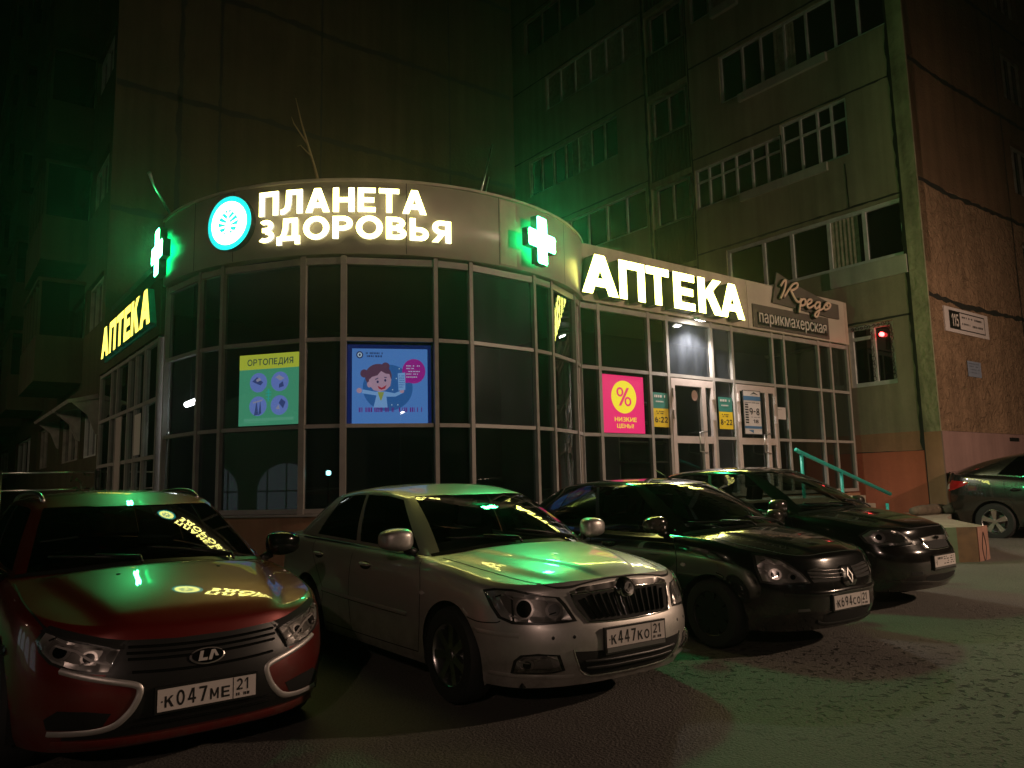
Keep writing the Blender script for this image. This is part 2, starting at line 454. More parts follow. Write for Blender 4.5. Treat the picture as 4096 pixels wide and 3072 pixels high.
M["ltr_return"] = emit("letter_return", (1.0, .9, .7), 0.5 * SIGN_POWER)
M["gap_dark"] = mat("seam_dark", (.05, .045, .04), .7)
M["ltr_side"] = mat("letter_side", (0.05, 0.07, 0.06), 0.4)
M["ltr_warm"] = emit("letter_lit_warm", (1.0, 0.93, 0.22), 11 * SIGN_POWER)
M["ltr_white"] = emit("letter_lit_white", (1.0, 0.98, 0.19), 14 * SIGN_POWER)
M["ltr_yellow"] = emit("letter_lit_yellow", (1.0, 0.80, 0.10), 2.3 * SIGN_POWER)
M["ltr_edge"] = emit("letter_back_light", (1.0, 0.92, 0.70), 3.2 * SIGN_POWER)
M["led_green"] = emit("led_green", (0.05, 1.0, 0.27), 180.0 * SIGN_POWER)
M["led_halo"] = emit("led_halo_green", (0.0, 1.0, 0.24), 5.0 * SIGN_POWER)
M["led_case"] = mat("led_casing", (0.03, 0.10, 0.06), 0.4)
M["logo_white"] = emit("logo_white", (1.0, 1.0, 0.27), 5.0 * SIGN_POWER)
M["logo_cyan"] = emit("logo_cyan", (0.0, 0.72, 0.66), 1.3 * SIGN_POWER)

# ------------------------------------------------------------------ ground
def ground_z(x, y):
    K = ((-200, 0), (1.2, 0), (3.8, .05), (6.3, .08), (8.6, .14), (12, .20), (17, .28), (300, .3))
    for (a, za), (b, zb) in zip(K, K[1:]):
        if a <= x <= b: return za + (zb - za) * (x - a) / (b - a)
    return 0

def asphalt_mat():
    m, nt, p = new_mat("asphalt"); N = nt.nodes; Lk = nt.links
    p.inputs["Specular IOR Level"].default_value = 0.35
    tc = N.new("ShaderNodeTexCoord")
    big = N.new("ShaderNodeTexNoise"); big.inputs["Scale"].default_value = 0.45; big.inputs["Detail"].default_value = 9; big.inputs["Roughness"].default_value = 0.65
    fine = N.new("ShaderNodeTexNoise"); fine.inputs["Scale"].default_value = 60; fine.inputs["Detail"].default_value = 8
    vo = N.new("ShaderNodeTexNoise"); vo.inputs["Scale"].default_value = 15; vo.inputs["Detail"].default_value = 2.5; vo.inputs["Distortion"].default_value = .6
    ms = N.new("ShaderNodeTexNoise"); ms.inputs["Scale"].default_value = 0.38; ms.inputs["Detail"].default_value = 3
    for n in (big, fine, vo, ms): Lk.new(tc.outputs["Object"], n.inputs["Vector"])
    cr = N.new("ShaderNodeValToRGB"); e = cr.color_ramp.elements
    e[0].position = 0.30; e[0].color = (0.075, 0.071, 0.064, 1); e[1].position = 0.72; e[1].color = (0.175, 0.163, 0.145, 1)
    ad = N.new("ShaderNodeMath"); ad.operation = "MULTIPLY_ADD"; ad.inputs[1].default_value = 0.45; Lk.new(fine.outputs[0], ad.inputs[0])
    sb = N.new("ShaderNodeMath"); sb.operation = "MULTIPLY"; sb.inputs[1].default_value = 0.6; Lk.new(big.outputs[0], sb.inputs[0]); Lk.new(sb.outputs[0], ad.inputs[2])
    Lk.new(ad.outputs[0], cr.inputs[0])
    # worn pits between the stones, in patches
    pit = N.new("ShaderNodeMapRange"); pit.inputs[1].default_value = 0.57; pit.inputs[2].default_value = 0.64; pit.inputs[3].default_value = 0; pit.inputs[4].default_value = 1; Lk.new(vo.outputs[0], pit.inputs[0])
    # the heaviest wear lies in front of the two dark cars
    gm = N.new("ShaderNodeMapping"); gm.inputs["Location"].default_value = (-6.2 / 4.6, -1.6 / 3.6, 0); gm.inputs["Scale"].default_value = (1 / 4.6, 1 / 3.6, 1); Lk.new(tc.outputs["Object"], gm.inputs[0])
    gr = N.new("ShaderNodeTexGradient"); gr.gradient_type = "SPHERICAL"; Lk.new(gm.outputs[0], gr.inputs[0])
    ga = N.new("ShaderNodeMath"); ga.operation = "MULTIPLY_ADD"; ga.inputs[1].default_value = .42; Lk.new(gr.outputs[0], ga.inputs[0]); Lk.new(ms.outputs[0], ga.inputs[2])
    msk = N.new("ShaderNodeMapRange"); msk.inputs[1].default_value = 0.56; msk.inputs[2].default_value = 0.80; Lk.new(ga.outputs[0], msk.inputs[0])
    pm = N.new("ShaderNodeMath"); pm.operation = "MULTIPLY"; Lk.new(pit.outputs[0], pm.inputs[0]); Lk.new(msk.outputs[0], pm.inputs[1])
    mx = N.new("ShaderNodeMix"); mx.data_type = "RGBA"; Lk.new(pm.outputs[0], mx.inputs[0]); Lk.new(cr.outputs[0], mx.inputs[6]); mx.inputs[7].default_value = (0.02, 0.019, 0.018, 1)
    Lk.new(mx.outputs[2], p.inputs["Base Color"])
    rg = N.new("ShaderNodeMapRange"); rg.inputs[3].default_value = 0.55; rg.inputs[4].default_value = 0.9; Lk.new(big.outputs[0], rg.inputs[0]); Lk.new(rg.outputs[0], p.inputs["Roughness"])
    h = N.new("ShaderNodeMath"); h.operation = "MULTIPLY_ADD"; h.inputs[1].default_value = -1.4; Lk.new(pm.outputs[0], h.inputs[0]); Lk.new(fine.outputs[0], h.inputs[2])
    b = N.new("ShaderNodeBump"); b.inputs["Strength"].default_value = 1.0; b.inputs["Distance"].default_value = 0.018; Lk.new(h.outputs[0], b.inputs["Height"]); Lk.new(b.outputs[0], p.inputs["Normal"])
    return m
M["asphalt"] = asphalt_mat()
def build_ground():
    xs = [-120, -60, -30, -15] + [-8 + i * 0.8 for i in range(45)] + [32, 45, 70, 120]
    ys = [-120, -60, -30, -15] + [-8 + i * 1.0 for i in range(30)] + [26, 40, 70, 120]
    vs = [(x, y, ground_z(x, y)) for y in ys for x in xs]; n = len(xs)
    fs = [(j*n+i, j*n+i+1, (j+1)*n+i+1, (j+1)*n+i) for j in range(len(ys)-1) for i in range(n-1)]
    tag(mesh_obj("ground", vs, fs, M["asphalt"], smooth=True), kind="structure")
build_ground()

# ------------------------------------------------------------------ walls with openings
class Facade:
    def __init__(s, o, u): s.o = Vector(o); s.u = Vector(u); s.v = Vector((0, 0, 1)); s.n = s.u.cross(s.v)
    def p(s, u, z, d=0.0): return s.o + s.u * u + s.v * z + s.n * d
    def box(s, mb, u0, u1, z0, z1, d0, d1, mi=0):
        q = [s.p(u, z, d) for d in (d0, d1) for (u, z) in ((u0, z0), (u1, z0), (u1, z1), (u0, z1))]
        mb.add(q, [(0,3,2,1),(4,5,6,7),(0,1,5,4),(1,2,6,5),(2,3,7,6),(3,0,4,7)], mi)
    def wall(s, mb, u0, u1, z0, z1, holes, depth, mi=0):
        us = sorted({u0, u1} | {min(max(h[k], u0), u1) for h in holes for k in (0, 1)}); zs = sorted({z0, z1} | {min(max(h[k], z0), z1) for h in holes for k in (2, 3)})
        inside = lambda a, b: any(h[0] < a < h[1] and h[2] < b < h[3] for h in holes)
        for i in range(len(us) - 1):
            for j in range(len(zs) - 1):
                if not inside((us[i]+us[i+1])/2, (zs[j]+zs[j+1])/2):
                    mb.add([s.p(us[i], zs[j]), s.p(us[i+1], zs[j]), s.p(us[i+1], zs[j+1]), s.p(us[i], zs[j+1])], [(0,1,2,3)], mi)
        for a, b, c, d in holes:
            q = [s.p(a,c), s.p(b,c), s.p(b,d), s.p(a,d), s.p(a,c,-depth), s.p(b,c,-depth), s.p(b,d,-depth), s.p(a,d,-depth)]
            mb.add(q, [(0,4,5,1),(1,5,6,2),(2,6,7,3),(3,7,4,0)], mi)

def window(parent, fac, a, b, c, d, mull=(), trans=(), inset=0.08, fw=0.06, fm=None, gm=None, sill=None, label=None, part="window", trans_span=None, sub="window_frame"):
    """glass sheet with its frame (and ledge) as sub-parts"""
    mb = MB(); mb.add([fac.p(a, c, -inset-.03), fac.p(b, c, -inset-.03), fac.p(b, d, -inset-.03), fac.p(a, d, -inset-.03)], [(0,1,2,3)])
    g = mb.build(part, gm or M["dark_glass"], parent)
    if label: g["label"] = label
    fr = MB(); d0, d1 = -inset - .035, -inset + .03
    fac.box(fr, a, b, c, c + fw, d0, d1); fac.box(fr, a, b, d - fw, d, d0, d1)
    fac.box(fr, a, a + fw, c + fw, d - fw, d0, d1); fac.box(fr, b - fw, b, c + fw, d - fw, d0, d1)
    for m in mull: fac.box(fr, m - fw/2, m + fw/2, c + fw, d - fw, d0, d1 - .003)
    for t in trans:
        z, u0, u1 = t if isinstance(t, tuple) else (t, a + fw, b - fw)
        fac.box(fr, u0, u1, z - fw*.4, z + fw*.4, d0, d1 - .006)
    fr.build(sub, fm or M["white_frame"], g)
    if sill:
        sb = MB(); fac.box(sb, sill[0], sill[1], sill[2], c - .004, -inset, sill[3]); sb.build("ledge", M["ledge"], g)
    return g

def joint(parent, fac, pts, w=0.05, seed=1, name="joint"):
    """tarred panel joint: a raggedly filled seam standing a few mm proud"""
    rnd = random.Random(seed); mb = MB(); L = []
    for k in range(len(pts) - 1):
        (a, b), (c, d) = pts[k], pts[k+1]; n = max(2, int(math.hypot(c-a, d-b) / 0.18))
        for i in range(n): L.append((a + (c-a)*i/n, b + (d-b)*i/n))
    L.append(pts[-1])
    for i in range(len(L)):
        j = min(i + 1, len(L) - 1); k = max(i - 1, 0)
        t = Vector((L[j][0]-L[k][0], L[j][1]-L[k][1])).normalized(); n = Vector((-t.y, t.x)); ww = w * (0.6 + 0.8 * rnd.random()) / 2; o = (rnd.random()-.5) * w * .35
        for sgn in (1, -1): mb.v.append(tuple(fac.p(L[i][0] + n.x*(ww*sgn+o), L[i][1] + n.y*(ww*sgn+o), .006)))
    for i in range(len(L) - 1): mb.f.append((2*i, 2*i+1, 2*i+3, 2*i+2)); mb.m.append(0)
    return mb.build(name, M["tar"], parent)

# ------------------------------------------------------------------ the panel block on the right (facade A faces the pharmacy, facade B the road)
XA, YB, YW, XL = 17.29, 7.68, 17.4, 2.8
blockA = world_thing("apartment_building", (XA + 4, YB + 6, 0.3), "panel apartment block with olive side and orange stucco end wall beside the hairdresser wing", "apartment building")
fA = Facade((XA, 30.0, 0), (0, -1, 0)); ua = lambda y: 30.0 - y
fB = Facade((XA, YB, 0), (1, 0, 0)); ub = lambda x: x - XA
TOP = 24.0
def hA(y1, y0, z0, z1): return (ua(y1), ua(y0), z0, z1)
W1 = hA(12.78, 8.04, 11.98, 13.40); W0 = hA(13.7, 8.04, 14.85, 16.2); W2a = hA(13.82, 11.0, 9.2, 10.40); W2b = hA(11.0, 9.18, 9.2, 10.66)
W3 = hA(12.9, 8.06, 6.44, 7.78); GW = hA(9.60, 8.51, 3.58, 5.02); W4 = hA(13.7, 8.04, 17.6, 19.0)
LOG = hA(15.50, 13.93, 7.2, TOP)
LFT = [hA(20.35, 15.75, 14.95, 16.25), hA(21.4, 16.83, 12.0, 13.38), hA(20.2, 15.72, 9.25, 10.54), hA(21.5, 17.6, 17.6, 18.95), hA(20.2, 15.75, 20.2, 21.5), hA(18.5, 15.75, 6.45, 7.75)]
mb = MB()
fA.wall(mb, 0, ua(8.06), 2.48, TOP, [W0, W1, W2a, W2b, W3, GW, W4, LOG] + LFT, 0.35)
mb.build("side_wall", M["wall_olive"], blockA)
mb = MB(); fA.box(mb, 0, ua(8.06), 2.06, 2.48, -.3, .004); mb.build("plinth_band", M["plinth_brown"], blockA)
mb = MB(); fA.box(mb, 0, ua(8.06), -.2, 2.055, -.3, .02); mb.build("red_plinth", M["plinth_red"], blockA)
mb = MB()
fA.box(mb, ua(8.03), ua(YB), 2.45, TOP, -.3, .03); mb.build("corner_strip", M["concrete_strip"], blockA)
mb = MB(); fA.box(mb, ua(8.03), ua(YB), -.2, 2.445, -.3, .032); mb.build("corner_plinth", M["plinth_brown"], blockA)
mb = MB()
hb = [(ub(22.83), ub(24.4), z, z + 1.45) for z in (8.95, 11.66, 14.3, 17.1)] 
fB.wall(mb, 0.02, 14, 8.1, TOP, hb, .25); mb.build("end_wall_upper", M["wall_orange_dim"], blockA)
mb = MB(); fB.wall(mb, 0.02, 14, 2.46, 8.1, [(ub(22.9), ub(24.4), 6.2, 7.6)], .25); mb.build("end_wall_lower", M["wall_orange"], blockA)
mb = MB(); fB.box(mb, -.03, 14, -.3, 2.45, -.3, .03); mb.build("end_plinth", M["plinth_pink"], blockA)
mb = MB(); mb.box((XA + .36, YB + .3, 0), (XA + 13.9, 29.8, TOP - .02)); mb.build("core", M["room"], blockA)
# window bands, side A
lin = lambda a, b, n: [a + (b - a) * i / n for i in range(1, n)]
window(blockA, fA, *W1, mull=[ua(y) for y in (12.03, 11.44, 10.72, 10.09, 9.34, 8.73)], sill=(ua(12.15), ua(9.55), 11.76, .10))
window(blockA, fA, *W0, mull=[ua(y) for y in (13.0, 12.2, 11.4, 10.5, 9.6, 8.8)], sill=(ua(12.9), ua(12.0), 14.6, .12))
window(blockA, fA, *W4, mull=lin(W4[0], W4[1], 6))
window(blockA, fA, *W2a, mull=[ua(y) for y in (13.36, 12.91, 12.44, 11.93, 11.46)], trans=[10.0], fm=M["white_frame"], sill=(ua(12.3), ua(11.0), 8.98, .08))
window(blockA, fA, *W2b, mull=[ua(y) for y in (10.45, 9.98, 9.6)], trans=[10.15], sill=(ua(10.98), ua(9.75), 8.98, .08))
for y1, y0 in ((10.93, 10.45), (10.38, 9.84), (9.76, 9.24)):
    m_ = MB(); fA.box(m_, ua(y1), ua(y0), 10.2, 10.58, -.16, -.112); m_.build("window_board", M["curtain"], blockA)
window(blockA, fA, *W3, mull=[ua(y) for y in (11.75, 10.92, 9.9, 9.0)], fw=.09, sill=(ua(9.9), ua(8.06), 6.02, .06))
window(blockA, fA, *GW, mull=[ua(9.02)], trans=[(4.72, ua(9.56), ua(9.02))], fw=.10, label="ground floor window with white frame and a red lamp glowing inside")
for k, h in enumerate(LFT):
    n = (6, 7, 5, 4, 5, 4)[k]
    window(blockA, fA, *h, mull=lin(h[0], h[1], n), fm=M["old_frame"] if k % 2 else M["white_frame"], gm=M["curtain"] if k == 0 else None)
# loggia column
for k, z0 in enumerate((7.72, 10.5, 13.3, 16.1, 18.9, 21.7)):
    m_ = MB(); fA.box(m_, LOG[0] + .01, LOG[1] - .01, z0 + .06, z0 + 1.38, -.12, -.04); 
    for i in range(11): fA.box(m_, LOG[0] + .06 + i*.135, LOG[0] + .12 + i*.135, z0 + .12, z0 + 1.32, -.036, -.015)
    m_.build("balcony_railing", M["wall_dark"], blockA)
    m_ = MB(); fA.box(m_, LOG[0], LOG[1], z0 - .12, z0 + .055, -.34, .02); m_.build("balcony_slab", M["concrete_strip"], blockA)
    window(blockA, fA, LOG[0] + .14, LOG[1] - .12, z0 + 1.40, z0 + 2.62, mull=[(LOG[0] + LOG[1]) / 2], inset=.1, fm=M["old_frame"], part="balcony_window")
# joints
for k, z in enumerate((5.08, 7.88, 10.70, 13.50, 16.28, 19.1)):
    joint(blockA, fA, [(ua(8.07), z), (ua(13.9), z + .01)], .045, k); joint(blockA, fA, [(ua(15.55), z), (ua(24), z + .02)], .045, k + 20)
joint(blockA, fA, [(ua(8.07), .8), (ua(8.07), 12), (ua(8.07), TOP)], .10, 7)
joint(blockA, fA, [(ua(15.56), 5.2), (ua(15.6), TOP)], .09, 8); joint(blockA, fA, [(ua(13.88), 5.2), (ua(13.86), TOP)], .05, 9)
joint(blockA, fA, [(ua(9.32), 9.0), (ua(9.30), 7.9)], .03, 10); joint(blockA, fA, [(ua(9.65), 2.06), (ua(8.1), 2.05)], .03, 11)
for k, z in enumerate((5.45, 8.1, 11.0, 13.8, 16.6, 19.4)):
    joint(blockA, fB, [(0.03, z), (1.6, z - .08), (5, z - .02), (9, z)], .11, k + 40)
joint(blockA, fB, [(ub(22.36), 2.5), (ub(22.36), TOP)], .06, 50)
for z in (8.95, 11.66, 14.3, 17.1): window(blockA, fB, ub(22.83), ub(24.4), z, z + 1.45, mull=[ub(23.35), ub(23.85)], fm=M["old_frame"], inset=.15)
window(blockA, fB, ub(22.9), ub(24.4), 6.2, 7.6, mull=[ub(23.6)], fm=M["old_frame"], inset=.15)
m_ = MB(); fB.box(m_, ub(20.7), ub(21.25), 2.28, 2.37, .0, .036); m_.build("vent_slot", M["black"], blockA)

# ------------------------------------------------------------------ the block behind the pharmacy
blockL = world_thing("apartment_building", (XL + 6, YW + 8, 0.3), "dark panel apartment block rising directly behind the rounded pharmacy", "apartment building")
fW = Facade((XL, YW, 0), (1, 0, 0)); fS = Facade((XL, 60.0, 0), (0, -1, 0)); us = lambda y: 60.0 - y
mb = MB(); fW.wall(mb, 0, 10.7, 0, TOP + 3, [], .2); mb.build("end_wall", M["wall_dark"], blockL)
sh = []
for k in range(9):
    z = 2.3 + 2.8 * k
    sh += [(us(19.85), us(17.75), z, z + 1.1), (us(23.25), us(20.1), z, z + 1.1), (us(28), us(25.5), z, z + 1.2), (us(35), us(30), z, z + 1.2), (us(43), us(38), z, z + 1.2)]
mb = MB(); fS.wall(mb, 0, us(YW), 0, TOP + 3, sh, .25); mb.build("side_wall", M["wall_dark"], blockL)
mb = MB(); mb.box((XL + .3, YW + .3, 0), (XL + 10.6, 59.9, TOP + 2.9)); mb.build("core", M["room"], blockL)
for i, h in enumerate(sh):
    k = i // 5
    if h[0] < us(36) and k > 3: continue
    window(blockL, fS, *h, mull=lin(h[0], h[1], 3), fm=M["old_frame"] if i % 3 else M["white_frame"], inset=.12)
for k, z in enumerate((7.40, 10.20, 12.97, 15.8, 18.6, 21.4)):
    joint(blockL, fW, [(.02, z + .05), (2.4, z), (2.8, z + .05), (5, z - .04), (10.6, z + .02)], .13, k + 60)
for k, x in enumerate((1.28, 2.15, 4.6, 8.4)):
    joint(blockL, fW, [(x, 4.6), (x + .03, 12), (x, TOP + 2)], (.10, .06, .05, .05)[k], k + 80)
for k in range(1, 9):                                              # boxed-in balconies along the long side
    for (y1, y0) in ((23.4, 20.0), (30.0, 27.0), (37, 33.5)):
        z = 2.8 * k + 1.25
        m_ = MB(); fS.box(m_, us(y1), us(y0), z, z + 1.05, 0, .95); m_.build("balcony", M["wall_dark"], blockL)
        m_ = MB(); fS.box(m_, us(y1) + .04, us(y0) - .04, z + 1.06, z + 2.3, .02, .9); 
        g = m_.build("balcony_glazing", M["dark_glass"], blockL)
        m_ = MB()
        for i in range(6):
            u = us(y1) + .03 + i * (y1 - y0 - .12) / 5; fS.box(m_, u, u + .06, z + 1.055, z + 2.3, .88, .93)
        fS.box(m_, us(y1), us(y0), z + 2.3, z + 2.38, .0, .96); m_.build("window_frame", M["wall_dark"], g)
for (y1, y0) in ((19.9, 17.6), (23.3, 20.05)):                      # canopies over the ground floor windows
    m_ = MB(); m_.prism([(0, 0), (.55, -.12), (.58, -.06), (.03, .09)], fS.p(us(y1), 3.46), fS.n, fS.v, fS.u * (y1 - y0))
    for u in (us(y1) + .02, us(y0) - .06): m_.prism([(0, -.75), (.05, -.72), (.2, -.35), (.5, -.1), (0, -.02)], fS.p(u, 3.46), fS.n, fS.v, fS.u * .04)
    m_.build("window_canopy", M["old_frame"], blockL)
# rough far wing that closes the courtyard corner
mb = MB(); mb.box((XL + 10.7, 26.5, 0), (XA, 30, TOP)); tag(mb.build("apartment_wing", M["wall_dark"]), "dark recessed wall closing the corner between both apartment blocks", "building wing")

def curtain(win, fac, a, b, c, d, inset=.08):
    mb = MB(); n = 14
    for i in range(n):
        u0, u1 = a + (b-a)*i/n, a + (b-a)*(i+1)/n; e0, e1 = .012*(i % 2), .012*((i+1) % 2)
        mb.add([fac.p(u0, c, -inset-.028+e0), fac.p(u1, c, -inset-.028+e1), fac.p(u1, d, -inset-.028+e1), fac.p(u0, d, -inset-.028+e0)], [(0, 1, 2, 3)])
    mb.build("curtain", M["curtain"], win)
for w_, h_, q0, q1 in (("window", W1, .36, .49), ("window", W3, .62, .77), ("window", W0, .1, .3), ("window", LFT[1], .5, .72)):
    tgt = [o for o in blockA.children if o.name.startswith("window") and o.data.vertices and (Vector(o.data.vertices[0].co) - fA.p(h_[0], h_[2], -.11)).length < .05]
    if tgt: curtain(tgt[0], fA, h_[0] + (h_[1]-h_[0])*q0, h_[0] + (h_[1]-h_[0])*q1, h_[2] + .07, h_[3] - .07)

# ------------------------------------------------------------------ the pharmacy: a rounded bay with two straight wings
BC = Vector((6.3, 12.1)); BR = 3.5
YR = 9.47
def bay(ang, r, z): return Vector((BC.x + r * math.cos(R_(ang)), BC.y + r * math.sin(R_(ang)), z))
AJ = -48.9                                                         # where the bay meets the right wing
ANG = [-180, -162, -154.3, -133.9, -125.2, -105.5, -97.2, -78.4, -71.2, -56.2, AJ]
ZB, Z1, Z2, ZT = 1.2, 2.31, 3.44, 4.54
ph = world_thing("pharmacy_building", (6.3, 11, 0), "single storey pharmacy annex with a rounded dark glass front and beige fascia", "pharmacy")
fR = Facade((0, YR, 0), (1, 0, 0)); fL = Facade((XL, 30.0, 0), (0, -1, 0)); ul = lambda y: 30.0 - y

def ring(mb, a0, a1, r0, r1, z0, z1, n=40, mi=0, ends=True):
    A = [a0 + (a1 - a0) * i / n for i in range(n + 1)]
    vs = []
    for a in A: vs += [bay(a, r0, z0), bay(a, r1, z0), bay(a, r1, z1), bay(a, r0, z1)]
    fs = []
    for i in range(n):
        b = 4 * i; c = b + 4
        fs += [(b+1, c+1, c+2, b+2), (b, b+3, c+3, c), (b+2, c+2, c+3, b+3), (b, c, c+1, b+1)]
    if ends: fs += [(0, 1, 2, 3), (4*n, 4*n+3, 4*n+2, 4*n+1)]
    mb.add(vs, fs, mi)

m_ = MB(); ring(m_, -180, AJ, 3.3, 3.56, -.1, ZB - .03); m_.box((8.5, YR - .05, -.1), (16.98, YR + .3, ZB - .03)); m_.box((XL - .06, BC.y, -.1), (XL + .2, 17.38, 1.42))
m_.build("plinth_wall", M["plinth_brown"], ph)
m_ = MB(); ring(m_, -180, AJ, 3.45, 3.62, ZB - .027, ZB + .0); m_.build("window_sill", M["frame"], ph)
m_ = MB(); ring(m_, -180.0, AJ + 1.6, 3.44, 3.60, ZT + .02, 5.545, 60)
fo = m_.build("bay_fascia", M["fascia"], ph, smooth=False)
for pl in fo.data.polygons: pl.use_smooth = abs(pl.normal.z) < .3
m_ = MB(); ring(m_, -180.0, AJ + 1.6, 3.42, 3.625, 5.548, 5.585, 60); m_.build("coping", M["fascia_old"], ph)
m_ = MB()
pts = [bay(-180 + (AJ + 180) * i / 40, 3.4, 0) for i in range(41)]; poly = [(p.x, p.y) for p in pts] + [(16.9, YR + .05), (16.9, 17.3), (XL + .1, 17.3)]
m_.prism(poly, (0, 0, 5.2), (1, 0, 0), (0, 1, 0), (0, 0, .12)); m_.build("flat_roof", M["tar"], ph)
m_ = MB(); m_.box((8.52, YR - .06, ZT + .02), (16.86, YR + .12, 5.56)); m_.box((16.86, YR - .055, ZT + .02), (17.0, YR + 3.0, 5.555)); m_.build("right_fascia", M["fascia_old"], ph)
m_ = MB(); m_.box((13.2, YR - .068, ZT + .03), (16.85, YR - .0605, 5.54)); m_.build("fascia_panel", M["sign_dark"] if False else M["fascia"], ph)
m_ = MB(); m_.box((XL - .07, 12.3, 3.88), (XL + .1, 17.3, 4.78)); m_.build("left_fascia", M["wall_dark"], ph)

# interior: dim floor, ceiling and back walls
m_ = MB()
m_.prism([(p.x, p.y) for p in [bay(-180 + (AJ + 180) * i / 30, 3.3, 0) for i in range(31)]] + [(16.9, YR + .2), (16.9, 13.0), (3.0, 17.2)], (0, 0, 1.08), (1, 0, 0), (0, 1, 0), (0, 0, .1)); m_.build("shop_floor", M["room"], ph)
m_ = MB()
m_.prism([(p.x, p.y) for p in [bay(-180 + (AJ + 180) * i / 30, 3.38, 0) for i in range(31)]] + [(16.9, YR + .2), (16.9, 13.0), (3.0, 17.2)], (0, 0, 4.62), (1, 0, 0), (0, 1, 0), (0, 0, .06)); m_.build("shop_ceiling", M["room"], ph)
m_ = MB(); m_.box((3.4, 14.2, 1.19), (10.6, 14.35, 4.61)); m_.box((10.6, 11.6, 1.19), (16.9, 11.75, 4.61)); m_.box((10.45, 11.75, 1.19), (10.6, 14.19, 4.61)); m_.build("inner_wall", M["room"], ph)

# bay glazing
for i in range(len(ANG) - 1):
    a0, a1 = ANG[i], ANG[i + 1]
    for j, (z0, z1) in enumerate(((ZB, Z1), (Z1, Z2), (Z2, ZT))):
        q = [bay(a0, 3.49, z0), bay(a1, 3.49, z0), bay(a1, 3.49, z1), bay(a0, 3.49, z1)]
        dusty_sheen = (i == 6 and j >= 1) or (i == 0 and j == 1)
        mesh_obj("glass_pane", q, [(0, 1, 2, 3)], M["glass_dusty_sheen"] if dusty_sheen else M["glass_shop"], ph)
def mullion(mb, a, r, w, z0, z1, d=.075):
    p = bay(a, r, 0); n = Vector((math.cos(R_(a)), math.sin(R_(a)), 0)); t = Vector((-n.y, n.x, 0))
    mb.obox(p - t*w/2 - n*d/2 + Vector((0, 0, z0)), t*w, n*d, Vector((0, 0, z1 - z0))) if False else mb.add(
        [p + t*w*s1 + n*d*s2 + Vector((0, 0, z)) for z in (z0, z1) for (s1, s2) in ((-.5, -.5), (.5, -.5), (.5, .5), (-.5, .5))],
        [(0,3,2,1),(4,5,6,7),(0,1,5,4),(1,2,6,5),(2,3,7,6),(3,0,4,7)])
for a in ANG:
    m_ = MB(); mullion(m_, a, 3.50, .054 if a not in (-133.9, -125.2) else .075, ZB, ZT + .018, .09); m_.build("mullion", M["frame"], ph)
for z, w in ((Z1, .05), (Z2, .05), (ZT - .05, .09), (ZB + .035, .06)):
    for i in range(len(ANG) - 1):
        m_ = MB(); p0, p1 = bay(ANG[i], 3.498, z), bay(ANG[i+1], 3.498, z); t = (p1 - p0).normalized(); m_.bar(p0 + t*.034, p1 - t*.034, .07, w); m_.build("transom", M["frame"], ph)
for a in (-163, -150.5, -112, -90.2, -66):
    m_ = MB(); p = bay(a, 3.601, 0); n = Vector((math.cos(R_(a)), math.sin(R_(a)), 0)); t = Vector((-n.y, n.x, 0)); m_.obox(p - t*.004 + Vector((0,0,ZT+.03)), t*.008, n*.002, Vector((0,0,.98))); m_.build("panel_seam", M["gap_dark"], ph)
m_ = MB(); ring(m_, -89.9, -85.3, 3.60, 3.604, ZT + .05, 5.52, 4); m_.build("weathered_panel", M["fascia_old"], ph)

# right wing glazing with two doors
MX = [8.56, 9.05, 10.28, 10.77, 12.04, 12.67, 14.02, 14.44, 15.74, 16.24, 16.94]
for i in range(len(MX) - 1):
    door = i in (3, 5)
    rows = ((3.40, 3.44 + .0),) if False else (((ZB, Z1), (Z1, Z2), (Z2, ZT)) if not door else ((Z2, ZT),))
    for z0, z1 in rows:
        q = [(MX[i], YR + .03, z0), (MX[i+1], YR + .03, z0), (MX[i+1], YR + .03, z1), (MX[i], YR + .03, z1)]
        mesh_obj("glass_pane", q, [(0, 1, 2, 3)], M["glass_dusty_sheen"] if (i == 3 or i == 4) else M["glass_shop"], ph)
for x in MX:
    m_ = MB(); m_.box((x - .033, YR - .03, ZB), (x + .033, YR + .06, ZT + .015)); m_.build("mullion", M["frame"], ph)
for z, w in ((Z1, .055), (Z2, .06), (ZT - .05, .09), (ZB + .035, .07)):
    for i in range(len(MX) - 1):
        if i in (3, 5) and z < 3: continue
        m_ = MB(); m_.box((MX[i] + .034, YR - .025, z - w/2), (MX[i+1] - .034, YR + .055, z + w/2)); m_.build("transom", M["frame"], ph)
